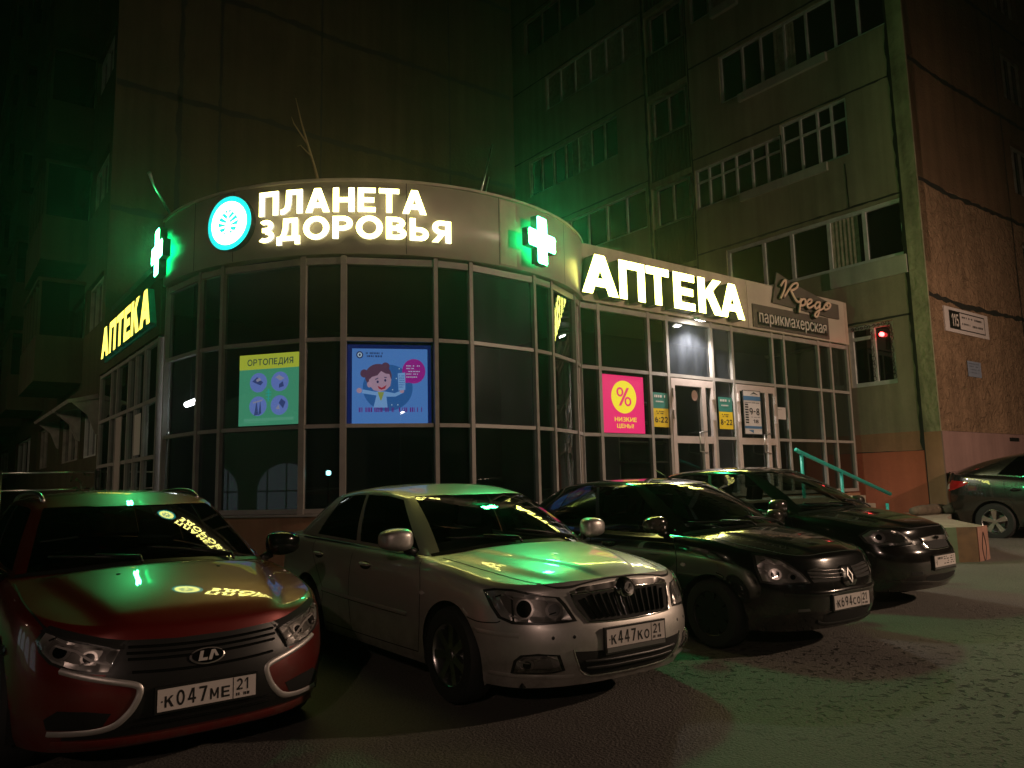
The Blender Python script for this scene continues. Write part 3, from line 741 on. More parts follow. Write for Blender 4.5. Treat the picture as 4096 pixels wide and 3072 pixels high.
def shop_door(x0, x1, label, right_leaf=.30):
    d = MB(); y0, y1 = YR - .035, YR + .05; zt = 3.39; xs = x1 - right_leaf
    d.box((x0, y0, ZB), (x0 + .10, y1, zt)); d.box((x1 - .07, y0, ZB), (x1, y1, zt)); d.box((x0 + .101, y0, zt - .13), (x1 - .071, y1, zt))
    d.box((xs - .055, y0 - .006, ZB + .002), (xs + .055, y1, zt - .131))
    for z0, z1 in ((ZB, ZB + .16), (Z1 - .11, Z1 + .02)):
        d.box((x0 + .101, y0 + .002, z0), (xs - .056, y1, z1)); d.box((xs + .056, y0 + .002, z0), (x1 - .071, y1, z1))
    o = d.build("door", M["door"], ph); o["label"] = label
    for (a, b) in ((x0 + .1, xs - .055), (xs + .055, x1 - .07)):
        for z0, z1 in ((ZB + .16, Z1 - .11), (Z1 + .02, zt - .13)):
            mesh_obj("door_glass", [(a, YR + .02, z0), (b, YR + .02, z0), (b, YR + .02, z1), (a, YR + .02, z1)], [(0, 1, 2, 3)], M["glass_shop"], o)
    for hx, sgn in ((xs - .02, -1), ):
        h = MB(); h.tube([(hx, y0 - .008, 2.42), (hx + sgn*.02, y0 - .07, 2.42), (hx + sgn*.24, y0 - .08, 2.40), (hx + sgn*.25, y0 - .08, 2.05), (hx + sgn*.03, y0 - .07, 2.02), (hx, y0 - .008, 2.02)], .014, 8)
        h.build("handle", M["metal"], o, smooth=True)
    for hx in (x0 + .015, x1 - .055):
        for z in (3.12, 2.72): h = MB(); h.box((hx, y0 - .03, z - .08), (hx + .05, y0 - .001, z + .08)); h.build("hinge", M["door"], o)
    return o
shop_door(MX[3] + .036, MX[4] - .036, "left pharmacy door with a round sticker on its glass")
shop_door(MX[5] + .036, MX[6] - .036, "right door carrying a tall opening hours board")
# left wing glazing
ML = [12.45, 13.32, 13.96, 14.53, 15.52, 17.2]
for i in range(len(ML) - 1):
    for z0, z1 in ((1.45, 2.05), (2.05, 2.92), (2.92, 3.80)):
        mesh_obj("glass_pane", [(XL - .02, ML[i+1], z0), (XL - .02, ML[i], z0), (XL - .02, ML[i], z1), (XL - .02, ML[i+1], z1)], [(0, 1, 2, 3)], M["glass_shop"], ph)
for y in ML + [16.05]:
    m_ = MB(); m_.box((XL - .06, y - .03, 1.43), (XL + .03, y + .03, 3.86)); m_.build("mullion", M["frame"], ph)
for z in (1.46, 2.05, 2.92, 3.82):
    for i in range(len(ML) - 1): m_ = MB(); m_.box((XL - .055, ML[i] + .031, z - .03), (XL + .025, ML[i+1] - .031, z + .03)); m_.build("transom", M["frame"], ph)
m_ = MB(); m_.box((XL - .075, 14.9, 1.5), (XL - .061, 15.35, 2.86)); 
o = m_.build("door", M["door"], ph)
m_ = MB(); m_.box((XL - .078, 13.35, 2.12), (XL - .0755, 13.8, 2.78)); m_.build("paper_notice", M["sign_white"], ph)

# ------------------------------------------------------------------ signs
cyl = lambda r: (lambda s, z, d: bay(s, r + d, z))                 # s is an angle in degrees
sg = world_thing("shop_name_sign", tuple(bay(-122, 3.6, 4.7)), "two rows of glowing white block letters on the curved fascia naming the pharmacy", "sign")
def name_row(word, a0, a1, z0, z1, gap=.13):
    ws = [(c, glyph(c, .235)[1]) for c in word]; tot = sum(w for _, w in ws) + gap * (len(ws) - 1); k = (a1 - a0) / tot; a = a0
    for c, w in ws:
        m_ = MB(); letter(m_, c, .215, a, a + w * k, z0, z1, lambda s, z, d: bay(s, 3.675 + d, z), .04, 0, 1, step=1.2)
        L = m_.build("letter", [M["ltr_warm"], M["ltr_return"]], sg)
        b = MB(); P, gw = glyph(c, .16); V, T, bd = outline(P); V = [(a + (.02 + .96 * p[0] / gw) * w * k, z0 + (.03 + .94 * p[1]) * (z1 - z0)) for p in V]; V, T, bd = refine(V, T, bd, 1.2)
        solid(b, V, [tuple(reversed(t)) for t in T], [], lambda s, z, d: bay(s, 3.672 + d, z), 0, 0, 0, back=False); b.build("added_halo", M["ltr_halo"], L)  # glow sheet added behind the letter to brighten the fascia
        a += (w + gap) * k
name_row("ПЛАНЕТА", -142.6, -108.1, 5.09, 5.415)
name_row("ЗДОРОВЬЯ", -142.9, -102.9, 4.73, 5.03)

lg = world_thing("round_logo_sign", tuple(bay(-150.4, 3.6, 5.07)), "round cyan-rimmed lit logo with a leafy tree left of the lettering", "sign")
Lf = cyl(3.63); LA, LZ, LR = -150.4, 5.08, .37; kd = math.degrees(1 / 3.66)
def disc(r0, r1, d, matl, name, parent, n=48, thick=None):
    m_ = MB(); tk = MB()
    for i in range(n):
        t0, t1 = 2*math.pi*i/n, 2*math.pi*(i+1)/n
        q = lambda r, t: Lf(LA + r*math.cos(t)*kd, LZ + r*math.sin(t), d)
        m_.add([q(r0, t0), q(r1, t0), q(r1, t1), q(r0, t1)], [(0, 1, 2, 3)])
        if thick: tk.add([q(r1, t0), Lf(LA + r1*math.cos(t0)*kd, LZ + r1*math.sin(t0), -.05), Lf(LA + r1*math.cos(t1)*kd, LZ + r1*math.sin(t1), -.05), q(r1, t1)], [(0, 1, 2, 3)])
    if thick: tk.build("casing", M["ltr_side"], parent)
    return m_.build(name, matl, parent)
disc(.30, LR, .07, M["logo_cyan"], "rim", lg, thick=True)
disc(.0, .298, .072, M["logo_white"], "disc", lg)
m_ = MB()
def leafp(poly): shape(m_, [(LA + p[0]*kd, LZ + p[1]) for p in poly], Lf, .078)
for sx in (-1, 1):
    S = lambda pts: [(sx*a, b) for a, b in pts]
    leafp(S([(.012,.19),(.06,.165),(.012,.125)])); leafp(S([(.012,.10),(.075,.15),(.115,.12),(.012,.045)])); leafp(S([(.012,.02),(.13,.10),(.165,.05),(.04,.0)]))
    leafp(S([(.05,-.02),(.175,.03),(.165,-.04),(.03,-.04)])); leafp(S([(.03,-.06),(.155,-.065),(.12,-.12),(.06,-.11)])); leafp(S([(.02,-.10),(.10,-.14),(.04,-.15)]))
leafp([(-.008,-.08),(.008,-.08),(.008,-.22),(-.008,-.22)])
m_.build("tree_emblem", M["logo_cyan"], lg)
m_ = MB(); m_.box((-.01,-.01,-.01),(.01,.01,.01))

def cross_sign(p, facing, label):
    g = world_thing("pharmacy_cross", tuple(p), label, "cross sign", "lit green crosses on the fascia")
    p = Vector(p); n = Vector((math.cos(R_(facing)), math.sin(R_(facing)), 0)); u = Vector((-n.y, n.x, 0)); v = Vector((0, 0, 1))
    def cross(s, a, teeth=0):
        P = [(-a,-s),(a,-s),(a,-a),(s,-a),(s,a),(a,a),(a,s),(-a,s),(-a,a),(-s,a),(-s,-a),(-a,-a)]
        if not teeth: return P
        Q = []
        for i in range(len(P)):
            A, B = Vector(P[i]), Vector(P[(i+1) % len(P)]); t = (B - A).normalized(); nn = Vector((t.y, -t.x)); L = (B - A).length; k = max(2, int(L / .044))
            for j in range(k):
                Q.append(tuple(A + t * L * j / k)); Q.append(tuple(A + t * L * (j + .5) / k + nn * .017))
        return Q
    m_ = MB(); m_.prism(cross(.350, .128), p + n * .06, u, v, n * .11, 0); m_.build("casing", M["led_case"], g)
    m_ = MB(); shape(m_, cross(.325, .105), flat(p + n * .055, u, v, n), 0); m_.build("glow_sheet", M["led_halo"], g)  # added glowing sheet, throws a green halo onto the fascia behind the cross
    m_ = MB(); f = flat(p + n * .17, u, v, n); shape(m_, cross(.330, .108, 1), f, .004); m_.build("led_panel", M["led_green"], g)
    m_ = MB(); m_.tube([p - n*.10, p + n*.065], .03); m_.build("bracket", M["black"], g)
cross_sign(bay(-80.6, 3.64, 4.99), -73, "bright green cross at the right end of the curved fascia, seen square on")
cross_sign((2.72, 11.86, 4.995), 179, "bright green cross at the left end of the curved fascia, seen edge on")

# big letters on the right wing
ap = world_thing("pharmacy_sign", (10.8, YR - .1, 4.7), "large white box letters along the fascia of the right wing over the doors", "sign")
def wing_x(px): return px
for c, x0, x1 in (("А", 8.44, 9.27), ("П", 9.30, 9.93), ("Т", 9.97, 10.56), ("Е", 10.68, 11.26), ("К", 11.36, 12.06), ("А", 12.00, 12.74)):
    m_ = MB(); letter(m_, c, .225, x0, x1, 4.62, 5.30, flat((0, YR - .075, 0), (1, 0, 0), (0, 0, 1), (0, -1, 0)), .24, 0, 1)
    m_.build("letter", [M["ltr_white"], M["ltr_side"]], ap)
al = world_thing("pharmacy_sign", (XL - .1, 14.5, 4.1), "yellow lit letters on the left wing fascia, seen at a steep angle", "sign")
fn = flat((XL - .08, 0, 0), (0, -1, 0), (0, 0, 1), (-1, 0, 0))
m_ = MB(); m_.box((XL - .10, 12.55, 4.04), (XL - .072, 16.6, 4.12)); m_.build("back_rail", M["teal"], al)
ys = 16.5; tot = 4.0
ws = [(c, glyph(c, .25)[1]) for c in "АПТЕКА"]; k = (4.0 - .06*5) / sum(w for _, w in ws)
for c, w in ws:
    m_ = MB(); letter(m_, c, .25, -ys, -ys + w * k, 4.08, 4.66, fn, .10, 0, 1); m_.build("letter", [M["ltr_yellow"], M["teal"]], al); ys -= w * k + .06

# hairdresser sign
kr = world_thing("hairdresser_sign", (15, YR - .1, 4.7), "unlit grey hairdresser sign with script and white letters at the end of the right wing", "sign")
YK = 9.33
m_ = MB(); m_.prism([(14.21, 5.86), (14.0, 5.18), (16.2, 5.10), (16.55, 5.10), (16.55, 5.44), (16.14, 5.45), (14.99, 5.66)], (0, YK + .05, 0), (1, 0, 0), (0, 0, 1), (0, -.03, 0)); m_.build("upper_board", M["sign_dark"], kr)
m_ = MB(); m_.box((13.33, YK + .045, 4.60), (16.12, YK + .07, 5.08)); m_.build("lower_board", M["sign_dark"], kr)
KR = [[(14.2,5.54),(14.32,5.66),(14.4,5.68),(14.33,5.48),(14.17,5.27)],[(14.3,5.32),(14.58,5.58),(14.72,5.67),(14.83,5.68),(14.8,5.59),(14.63,5.51),(14.57,5.51),(14.64,5.4),(14.77,5.28),(14.89,5.3),(14.92,5.37)],
 [(14.92,5.37),(14.88,5.21),(14.82,5.04)],[(14.89,5.27),(14.99,5.36),(15.09,5.35),(15.05,5.25),(14.94,5.21),(14.89,5.24)],[(15.14,5.25),(15.31,5.33),(15.32,5.39),(15.21,5.37),(15.14,5.27),(15.21,5.19),(15.4,5.27)],
 [(15.65,5.37),(15.52,5.35),(15.44,5.26),(15.5,5.21),(15.63,5.3),(15.65,5.37),(15.61,5.19),(15.5,5.03),(15.41,5.05),(15.51,5.14),(15.76,5.24)],[(15.9,5.37),(15.8,5.28),(15.86,5.23),(16.02,5.29),(16.07,5.37),(15.97,5.4),(15.9,5.37),(15.96,5.31)]]
def smooth_path(P, n=6):
    out = []
    for i in range(len(P) - 1):
        p0, p1, p2, p3 = [Vector(P[max(0, min(len(P)-1, j))]) for j in (i-1, i, i+1, i+2)]
        for k in range(n):
            t = k / n; out.append(.5*((2*p1) + (p2-p0)*t + (2*p0-5*p1+4*p2-p3)*t*t + (3*p1-p0-3*p2+p3)*t**3))
    return out + [Vector(P[-1])]
for P in KR:
    m_ = MB(); q = smooth_path(P)
    m_.tube([(p.x, YK - .02, p.y) for p in q], .045, 8, mi=1); m_.tube([(p.x, YK - .055, p.y) for p in q], .026, 8, mi=0)
    m_.build("script_letter", [M["sign_tube"], M["black"]], kr, smooth=True)
m_ = MB(); m_.box((13.47, YK + .028, 4.66), (16.02, YK + .044, 4.92)); m_.build("letter_backing", M["black"], kr)
font_text("парикмахерская", .36, kr, "lettering", M["sign_white"], frame4((13.50, YK + .022, 4.71), (1, 0, 0), (0, 0, 1)), extrude=.006, width=2.48)

# floodlight over the left door
fl = world_thing("floodlight", (11.46, 9.3, 4.6), "small white floodlight shining down over the left pharmacy door", "lamp")
m_ = MB(); m_.bar((11.46, 9.40, 4.56), (11.46, 9.24, 4.55), .03); m_.build("bracket", M["metal"], fl)
m_ = MB(); m_.obox((11.36, 9.17, 4.47), (.2, 0, 0), (0, .13, .05), (0, -.02, .05)); m_.build("housing", M["white_frame"], fl)
m_ = MB(); m_.add([(11.37, 9.175, 4.462), (11.55, 9.175, 4.462), (11.55, 9.295, 4.508), (11.37, 9.295, 4.508)], [(3, 2, 1, 0)]); m_.build("lamp_face", emit("lamp_white", (1, .93, .85), 60), fl)
ld = bpy.data.lights.new("floodlight_beam", "SPOT"); ld.energy = 330; ld.color = (1, .90, .84); ld.spot_size = R_(150); ld.spot_blend = .6; ld.shadow_soft_size = .08
lo = bpy.data.objects.new("floodlight_beam", ld); put(lo, fl); lo.location = (11.46, 9.22, 4.42); lo.rotation_euler = (R_(-8), 0, 0)

# ------------------------------------------------------------------ posters
def pane_frame(a0, a1, r, z0, z1):
    p0, p1 = bay(a0, r, z0), bay(a1, r, z0); u = (p1 - p0); L = u.length; u.normalize(); v = Vector((0, 0, 1)); n = u.cross(v)
    return p0, u, v, n, L, z1 - z0
E_ = lambda n, c, s: emit(n, c, s, tuple(.25 * k for k in c))
def poster(name, label, o, u, v, n, W, H, bg, items, thick=.03, cat="poster"):
    g = world_thing(name, tuple(o), label, cat)
    f = flat(o, u, v, n); m_ = MB(); m_.prism([(0, 0), (W, 0), (W, H), (0, H)], o, u, v, n * -thick); b = m_.build("panel", M["black"], g)
    m_ = MB(); m_.add([f(0, 0, .002), f(W, 0, .002), f(W, H, .002), f(0, H, .002)], [(0, 1, 2, 3)]); m_.build("print", bg, g)
    d = .004
    for nm, m, fun in items:
        m_ = MB(); fun(m_, lambda a, b, dd=0, d=d: f(a * W, b * H, d)); 
        if m_.v: m_.build(nm, m, g)
        d += .0012
    return g, f
LB = 1.15
p0, u, v, n, W, H = pane_frame(-150.3, -134.9, 3.43, 2.36, 3.31)
eg, ey, eb, ed = E_("poster_green", (.10, .42, .25), LB), E_("poster_yellow", (.62, .60, .06), LB*1.15), E_("poster_violet", (.22, .28, .80), LB), E_("poster_ink", (.03, .10, .12), LB*.6)
eb2 = E_("poster_violet_dark", (.07, .09, .30), LB); es = E_("poster_skin", (.45, .38, .55), LB); et = E_("poster_teal", (.04, .5, .45), LB)
el = E_("poster_lilac", (.36, .42, .95), LB)
asp = W / H
def circ(cx, cy, r): return lambda m_, f: shape(m_, [(cx + r*math.cos(t*2*math.pi/36)/asp, cy + r*math.sin(t*2*math.pi/36)) for t in range(36)], f, 0)
def multi(*polys): return lambda m_, f: [shape(m_, P, f, 0) for P in polys] and None
items = [("heading_band", ey, multi([(0, .79), (1, .79), (1, 1), (0, 1)])),
         ("heading", ed, lambda m_, f: line_of(m_, "ОРТОПЕДИЯ", .17, .13, .88, .845, .935, f))]
for cx, cy in ((.32, .60), (.67, .60), (.32, .27), (.67, .27)): items.append(("photo_circle", eb, circ(cx, cy, .137)))
items += [("photo_detail", eb2, multi([(.22,.62),(.30,.68),(.40,.60),(.36,.56),(.28,.59)], [(.66,.56),(.72,.60),(.74,.53),(.66,.51)], [(.66,.30),(.70,.36),(.77,.31),(.73,.22)], [(.26,.14),(.30,.36),(.33,.15)], [(.33,.14),(.36,.36),(.38,.17)])),
          ("photo_highlight", es, multi([(.28,.64),(.34,.67),(.37,.63),(.30,.61)], [(.60,.66),(.66,.69),(.75,.64),(.68,.61)], [(.61,.22),(.66,.28),(.68,.21)], [(.24,.33),(.40,.36),(.39,.34),(.24,.31)])),
          ("centre_disc", eg, circ(.495, .435, .10)),
          ("tree_emblem", et, multi([(.485,.33),(.505,.33),(.505,.50),(.485,.50)], [(.44,.45),(.55,.45),(.52,.47),(.47,.47)], [(.45,.41),(.54,.41),(.54,.425),(.45,.425)], [(.47,.485),(.52,.485),(.495,.51)], [(.455,.365),(.535,.365),(.535,.375),(.455,.375)])),
          ("footer", E_("poster_pale", (.16, .5, .33), LB), multi([(.10, .06), (.90, .06), (.90, .10), (.10, .10)], [(.10,.04),(.5,.04),(.5,.05),(.10,.05)]))]
poster("orthopaedics_poster", "green lit window poster with yellow heading and four round photos", p0, u, v, n, W, H, eg, items)

p0, u, v, n, W, H = pane_frame(-123.6, -107.1, 3.43, 2.335, 3.33); asp = W / H
fr_ = E_("lightbox_edge", (.02, .04, .30), .5)
e0, e1, e2, e3 = E_("poster_sky", (.13, .30, .82), LB), E_("poster_blue", (.045, .16, .50), LB), E_("poster_magenta", (.50, .02, .36), LB), E_("poster_face", (.66, .36, .52), LB)
e4, e5, e6, e7 = E_("poster_hair", (.16, .06, .12), LB), E_("poster_coat", (.30, .50, .98), LB), E_("poster_navy", (.02, .03, .14), LB), E_("poster_white", (.75, .80, 1.0), LB)
e8, e9 = E_("poster_lips", (.55, .03, .06), LB), E_("poster_olive", (.42, .42, .10), LB)
def text_bar(x0, x1, y0, y1, nn, seed, t=.5):
    r = random.Random(seed); P = []; x = x0
    while x < x1:
        w = (x1 - x0) / nn * (.5 + r.random()); 
        if r.random() > .15: P.append([(x, y0), (min(x1, x + w*.62), y0), (min(x1, x + w*.62), y1), (x, y1)])
        x += w
    return multi(*P)
el_ = lambda cx, cy, rx, ry, a0=0, a1=360, nn=32: [(cx + rx*math.cos(R_(a0+(a1-a0)*i/nn)), cy + ry*math.sin(R_(a0+(a1-a0)*i/nn))) for i in range(nn)]
items = [("disc_back", e1, multi(el_(.47, .48, .33, .31))),
         ("logo_ring", e6, multi(el_(.10, .915, .045, .048))), ("logo_centre", e7, multi(el_(.10, .915, .030, .032))), ("logo_dot", e6, multi(el_(.10, .915, .014, .018))),
         ("logo_name", e6, lambda m_, f: (text_bar(.18, .40, .925, .95, 12, 3)(m_, f), text_bar(.18, .40, .885, .91, 12, 4)(m_, f)) and None),
         ("speech_bubble", e2, multi(el_(.815, .70, .155, .165), [(.70, .60), (.80, .55), (.66, .54)])),
         ("speech_text", e7, lambda m_, f: [text_bar(.715, x1, y, y + .014, 9, int(y*100))(m_, f) for y, x1 in ((.765, .90), (.73, .82), (.69, .91), (.655, .87), (.615, .88))] and None),
         ("coat", e5, multi([(.29, .215), (.33, .42), (.10, .46), (.10, .425), (.31, .36), (.38, .43), (.45, .43), (.63, .40), (.68, .46), (.66, .405), (.48, .355), (.46, .215)] if False else [(.28, .215), (.32, .375), (.13, .405), (.14, .455), (.30, .425), (.42, .43), (.56, .405), (.64, .44), (.67, .41), (.57, .36), (.45, .36), (.465, .215)])),
         ("hand", e3, multi(el_(.095, .44, .035, .035, nn=14), el_(.655, .435, .03, .03, nn=14))),
         ("shirt", e9, multi([(.335, .42), (.42, .42), (.385, .31), (.37, .31)])),
         ("hair", e4, multi(el_(.345, .63, .175, .165), el_(.16, .665, .052, .055), el_(.44, .765, .052, .05))),
         ("face", e3, multi([(.22,.58),(.235,.50),(.28,.445),(.36,.425),(.44,.445),(.50,.50),(.515,.58),(.49,.66),(.44,.665),(.38,.70),(.33,.64),(.26,.62)], el_(.225,.52,.03,.04,nn=14))),
         ("eyes", e6, multi(el_(.335, .555, .014, .018, nn=12), el_(.435, .575, .014, .018, nn=12), [(.30,.59),(.34,.61),(.345,.60),(.305,.58)], [(.42,.62),(.455,.62),(.455,.61),(.42,.61)])),
         ("mouth", e8, multi([(.335, .50), (.39, .475), (.455, .515), (.43, .465), (.385, .45), (.35, .465)])),
         ("leaflet", e5, multi([(.61, .44), (.70, .45), (.70, .68), (.60, .67)])),
         ("leaflet_text", e1, lambda m_, f: [text_bar(.615, .69, y, y + .012, 6, int(y*1000))(m_, f) for y in (.48, .51, .54, .57, .60, .63)] and None),
         ("sparkles", e7, multi(*[el_(x, y, .008, .008, nn=8) for x, y in ((.53, .45), (.58, .60), (.62, .73), (.60, .25), (.52, .25))])),
         ("slogan", E_("poster_purple", (.20, .01, .30), LB), text_bar(.09, .92, .155, .215, 34, 9))]
g, f = poster("pharmacist_poster", "blue lit window poster of a cartoon pharmacist with a pink speech bubble", p0, u, v, n, W, H, e0, items)
m_ = MB(); m_.prism([(-.06, -.02), (W + .05, -.02), (W + .05, H + .06), (-.06, H + .06)], p0 - n * .034, u, v, n * -.02); m_.build("light_box", fr_, g)

# pink discount poster and the other prints on the right wing
def wing_poster(name, label, x0, x1, z0, z1, bgm, items, y=YR + .005, cat="poster"):
    return poster(name, label, Vector((x0, y, z0)), Vector((1, 0, 0)), Vector((0, 0, 1)), Vector((0, -1, 0)), x1 - x0, z1 - z0, bgm, items, .012, cat)
PB = .62
pk, py = E_("print_pink", (.90, .015, .17), PB), E_("print_yellow", (.95, .80, .03), PB * 1.1)
asp = 1.0
wing_poster("discount_poster", "pink window poster with a percent sign on a yellow disc", 9.10, 10.11, 2.35, 3.35, pk, [
    ("disc", py, multi(el_(.51, .625, .30, .285, nn=48))), ("percent", pk, lambda m_, f: letter(m_, "%", .15, .33, .69, .47, .79, f, 0, sheet=True)),
    ("slogan", py, lambda m_, f: (line_of(m_, "НИЗКИЕ", .16, .27, .80, .20, .275, f), line_of(m_, "ЦЕНЫ!", .16, .32, .72, .09, .16, f)) and None)])
hy, hk, hg = mat("print_hours_yellow", (.75, .55, .02), .5), mat("print_black", (.01, .01, .01), .5), mat("print_teal", (.03, .20, .16), .5)
for x0, x1, txt, lb, z0 in ((10.33, 10.73, "6:22", "yellow and green opening hours print left of the left door", 2.48), (12.17, 12.59, "8-22", "yellow and green opening hours print between both doors", 2.49)):
    wing_poster("opening_hours_print", lb, x0, x1, z0, z0 + .62, hg, [("yellow_field", hy, multi([(0, 0), (1, 0), (1, .54), (0, .54)])),
        ("hours", hk, lambda m_, f: line_of(m_, txt, .20, .10, .93, .13, .30, f)), ("small_text", hk, lambda m_, f: (text_bar(.2, .7, .44, .47, 6, 2)(m_, f), text_bar(.25, .65, .38, .41, 5, 3)(m_, f)) and None),
        ("small_text", M["sign_white"], lambda m_, f: (text_bar(.12, .85, .86, .93, 8, 5)(m_, f), text_bar(.2, .7, .72, .76, 8, 6)(m_, f)) and None)], y=YR + .0, cat="notice")
wp, wb = mat("print_white", (.62, .58, .56), .5), mat("print_blue", (.06, .17, .33), .5)
wing_poster("opening_hours_board", "tall white opening hours board on the right door", 12.88, 13.46, 2.40, 3.28, wp, [
    ("border", hk, multi([(0, 0), (1, 0), (1, .012), (0, .012)], [(0, .988), (1, .988), (1, 1), (0, 1)], [(0, .012), (.03, .012), (.03, .988), (0, .988)], [(.97, .012), (1, .012), (1, .988), (.97, .988)])),
    ("blue_band", wb, multi([(.03, .77), (.97, .77), (.97, .87), (.03, .87)], [(.03, .13), (.97, .13), (.97, .19), (.03, .19)], [(.2, .10), (.5, .03), (.5, .10)])),
    ("logo", hk, multi([(.4, .90), (.62, .97), (.9, .90), (.62, .93)])), ("hours", hk, lambda m_, f: (line_of(m_, "9-8", .18, .32, .88, .44, .60, f), line_of(m_, "18", .18, .5, .8, .26, .34, f)) and None),
    ("days", hk, multi(*[[(.08, .25 + k*.058), (.26, .25 + k*.058), (.26, .285 + k*.058), (.08, .285 + k*.058)] for k in range(8)])),
    ("small_text", hk, lambda m_, f: (text_bar(.08, .9, .71, .73, 20, 8)(m_, f), text_bar(.4, .9, .385, .40, 12, 9)(m_, f)) and None)], y=YR - .046, cat="notice board")
wing_poster("paper_notice", "small pale paper notice on the glass right of the right door", 14.07, 14.37, 2.74, 2.99, wp, [("small_text", hk, text_bar(.12, .6, .78, .82, 6, 1))], y=YR - .002, cat="notice")
st = MB(); f = flat((11.50, YR + .012, 3.10), (1, 0, 0), (0, 0, 1), (0, -1, 0)); shape(st, el_(0, 0, .085, .10), f, 0)
tag(st.build("door_sticker", mat("sticker_pink", (.45, .28, .24), .6)), "round pinkish sticker on the glass of the left door", "sticker")

# house number plate and a small notice on the end wall
hn = world_thing("house_number_sign", (19, YB - .02, 5), "white house number plate reading 115 on the orange end wall", "sign")
fnB = flat((0, YB - .02, 0), (1, 0, 0), (0, 0, 1), (0, -1, 0))
m_ = MB(); m_.box((17.90, YB - .03, 4.69), (20.15, YB - .001, 5.26)); m_.build("plate", mat("plate_white", (.66, .60, .58), .4), hn)
m_ = MB(); f = flat((17.90, YB - .03, 4.69), (1, 0, 0), (0, 0, 1), (0, -1, 0))
for P in ([(.22,.08),(2.05,.08),(2.05,.105),(.22,.105)], [(.22,.475),(2.05,.475),(2.05,.50),(.22,.50)], [(.22,.105),(.245,.105),(.245,.475),(.22,.475)], [(2.025,.105),(2.05,.105),(2.05,.475),(2.025,.475)], [(.245,.105),(.75,.105),(.75,.475),(.245,.475)]): shape(m_, P, f, .002)
m_.build("border", hk, hn)
m_ = MB(); line_of(m_, "115", .17, .34, .68, .15, .43, f, .004); m_.build("number", M["sign_white"], hn)
m_ = MB(); g2 = lambda a, b, d=0: f(a, b, .003)
for x0, x1, y0, y1, s in ((.85, 1.4, .37, .41, 1), (1.5, 1.9, .36, .41, 2), (.85, 1.25, .22, .26, 3), (1.35, 1.95, .20, .25, 4)): text_bar(x0, x1, y0, y1, 12, s)(m_, g2)
m_.build("street_text", hk, hn)
wp2 = mat("notice_blue_grey", (.22, .26, .34), .6)
poster("wall_notice", "small blue grey notice pasted under the house number plate", Vector((18.85, YB - .012, 3.73)), Vector((1, 0, 0)), Vector((0, 0, 1)), Vector((0, -1, 0)), .7, .36, wp2, [("small_text", hk, lambda m_, f: [text_bar(.1, .85, y, y + .04, 12, int(y*50))(m_, f) for y in (.25, .45, .65, .82)] and None)], .01, "notice")

# ------------------------------------------------------------------ porch, handrail, slab and small things
m_ = MB(); m_.box((10.3, 8.0, -.1), (14.6, 9.41, 1.16)); m_.box((14.6, 8.0, -.1), (14.95, 9.41, 1.0)); m_.box((14.95, 8.0, -.1), (15.3, 9.41, .86))
tag(m_.build("porch_steps", M["slab"]), "concrete porch with steps in front of the shop doors", "porch")
hr = world_thing("handrail", (14, 8.1, .8), "turquoise handrail sloping down beside the porch steps", "handrail")
m_ = MB(); m_.tube([(12.42, 8.03, 2.02), (12.52, 8.03, 1.985), (15.6, 8.03, 1.16)], .036, 12); m_.build("rail", M["teal"], hr, smooth=True)
for x, zt in ((12.58, 1.95), (13.85, 1.62), (15.45, .98)):
    m_ = MB(); m_.tube([(x, 8.03, .5), (x, 8.03, zt)], .03, 10); m_.build("post", M["teal"], hr, smooth=True)
m_ = MB(); m_.prism([(12.22, 6.4), (12.28, 5.645), (12.49, 5.476), (12.724, 5.289), (13.165, 5.325), (13.7, 5.75), (15.2, 6.8), (17.2, 7.58), (17.26, 9.38), (15.35, 9.38), (15.35, 7.9), (12.22, 7.9)], (0, 0, .05), (1, 0, 0), (0, 1, 0), (0, 0, .67))
sl = m_.build("pavement_slab", M["slab"]); tag(sl, "raised concrete pavement running from the handrail to the painted block", "pavement")
bl = world_thing("concrete_block", (13, 5.6, .1), "low concrete block end painted green, brown and pink beside the rightmost dark hatchback", "block")
pg, pa, pb, pc = Vector((12.28, 5.645, 0)), Vector((12.49, 5.476, 0)), Vector((12.724, 5.289, 0)), Vector((13.165, 5.325, 0))
for nm, a, b, mt in (("green_face", pg, pa, mat("paint_green", (.10, .15, .075), .6, noise=(6, .2))), ("brown_face", pa, pb, mat("paint_brown", (.13, .075, .03), .6, noise=(6, .3))), ("pink_face", pb, pc, mat("paint_pink", (.30, .16, .12), .6, noise=(6, .15)))):
    q0, q1 = a, b; d = (b - a).normalized(); nn = Vector((d.y, -d.x, 0))
    m_ = MB(); m_.add([q0 - nn*.005 + Vector((0,0,.12)), q1 - nn*.005 + Vector((0,0,.12)), q1 + nn*.02 + Vector((0,0,.12)), q0 + nn*.02 + Vector((0,0,.12)), q0 - nn*.005 + Vector((0,0,.725)), q1 - nn*.005 + Vector((0,0,.725)), q1 + nn*.02 + Vector((0,0,.725)), q0 + nn*.02 + Vector((0,0,.725))],
            [(0,3,2,1),(4,5,6,7),(0,1,5,4),(1,2,6,5),(2,3,7,6),(3,0,4,7)]); m_.build(nm, mt, bl)
    if nm == "pink_face":
        c = (q0 + q1) / 2 + nn * .024; lz = MB()
        for sgn in (1, -1):
            P = [c + d * (.08 * sgn * math.sin(math.pi * i / 14)) + Vector((0, 0, .18 + .46 * i / 14)) for i in range(15)]
            lz.tube(P, .006, 5)
        lz.build("painted_eye", hk, bl)
rl = MB()
rnd = random.Random(5)
P = [(15.8 + i*.2, 7.72 - .02*math.sin(i), .80 + .02*rnd.random()) for i in range(8)]
rl.tube(P, [.07, .10, .11, .10, .115, .11, .12, .09], 12); rl.tube([(16.9, 7.60, .80), (17.1, 7.50, .82), (17.25, 7.42, .80)], [.08, .13, .08], 10)
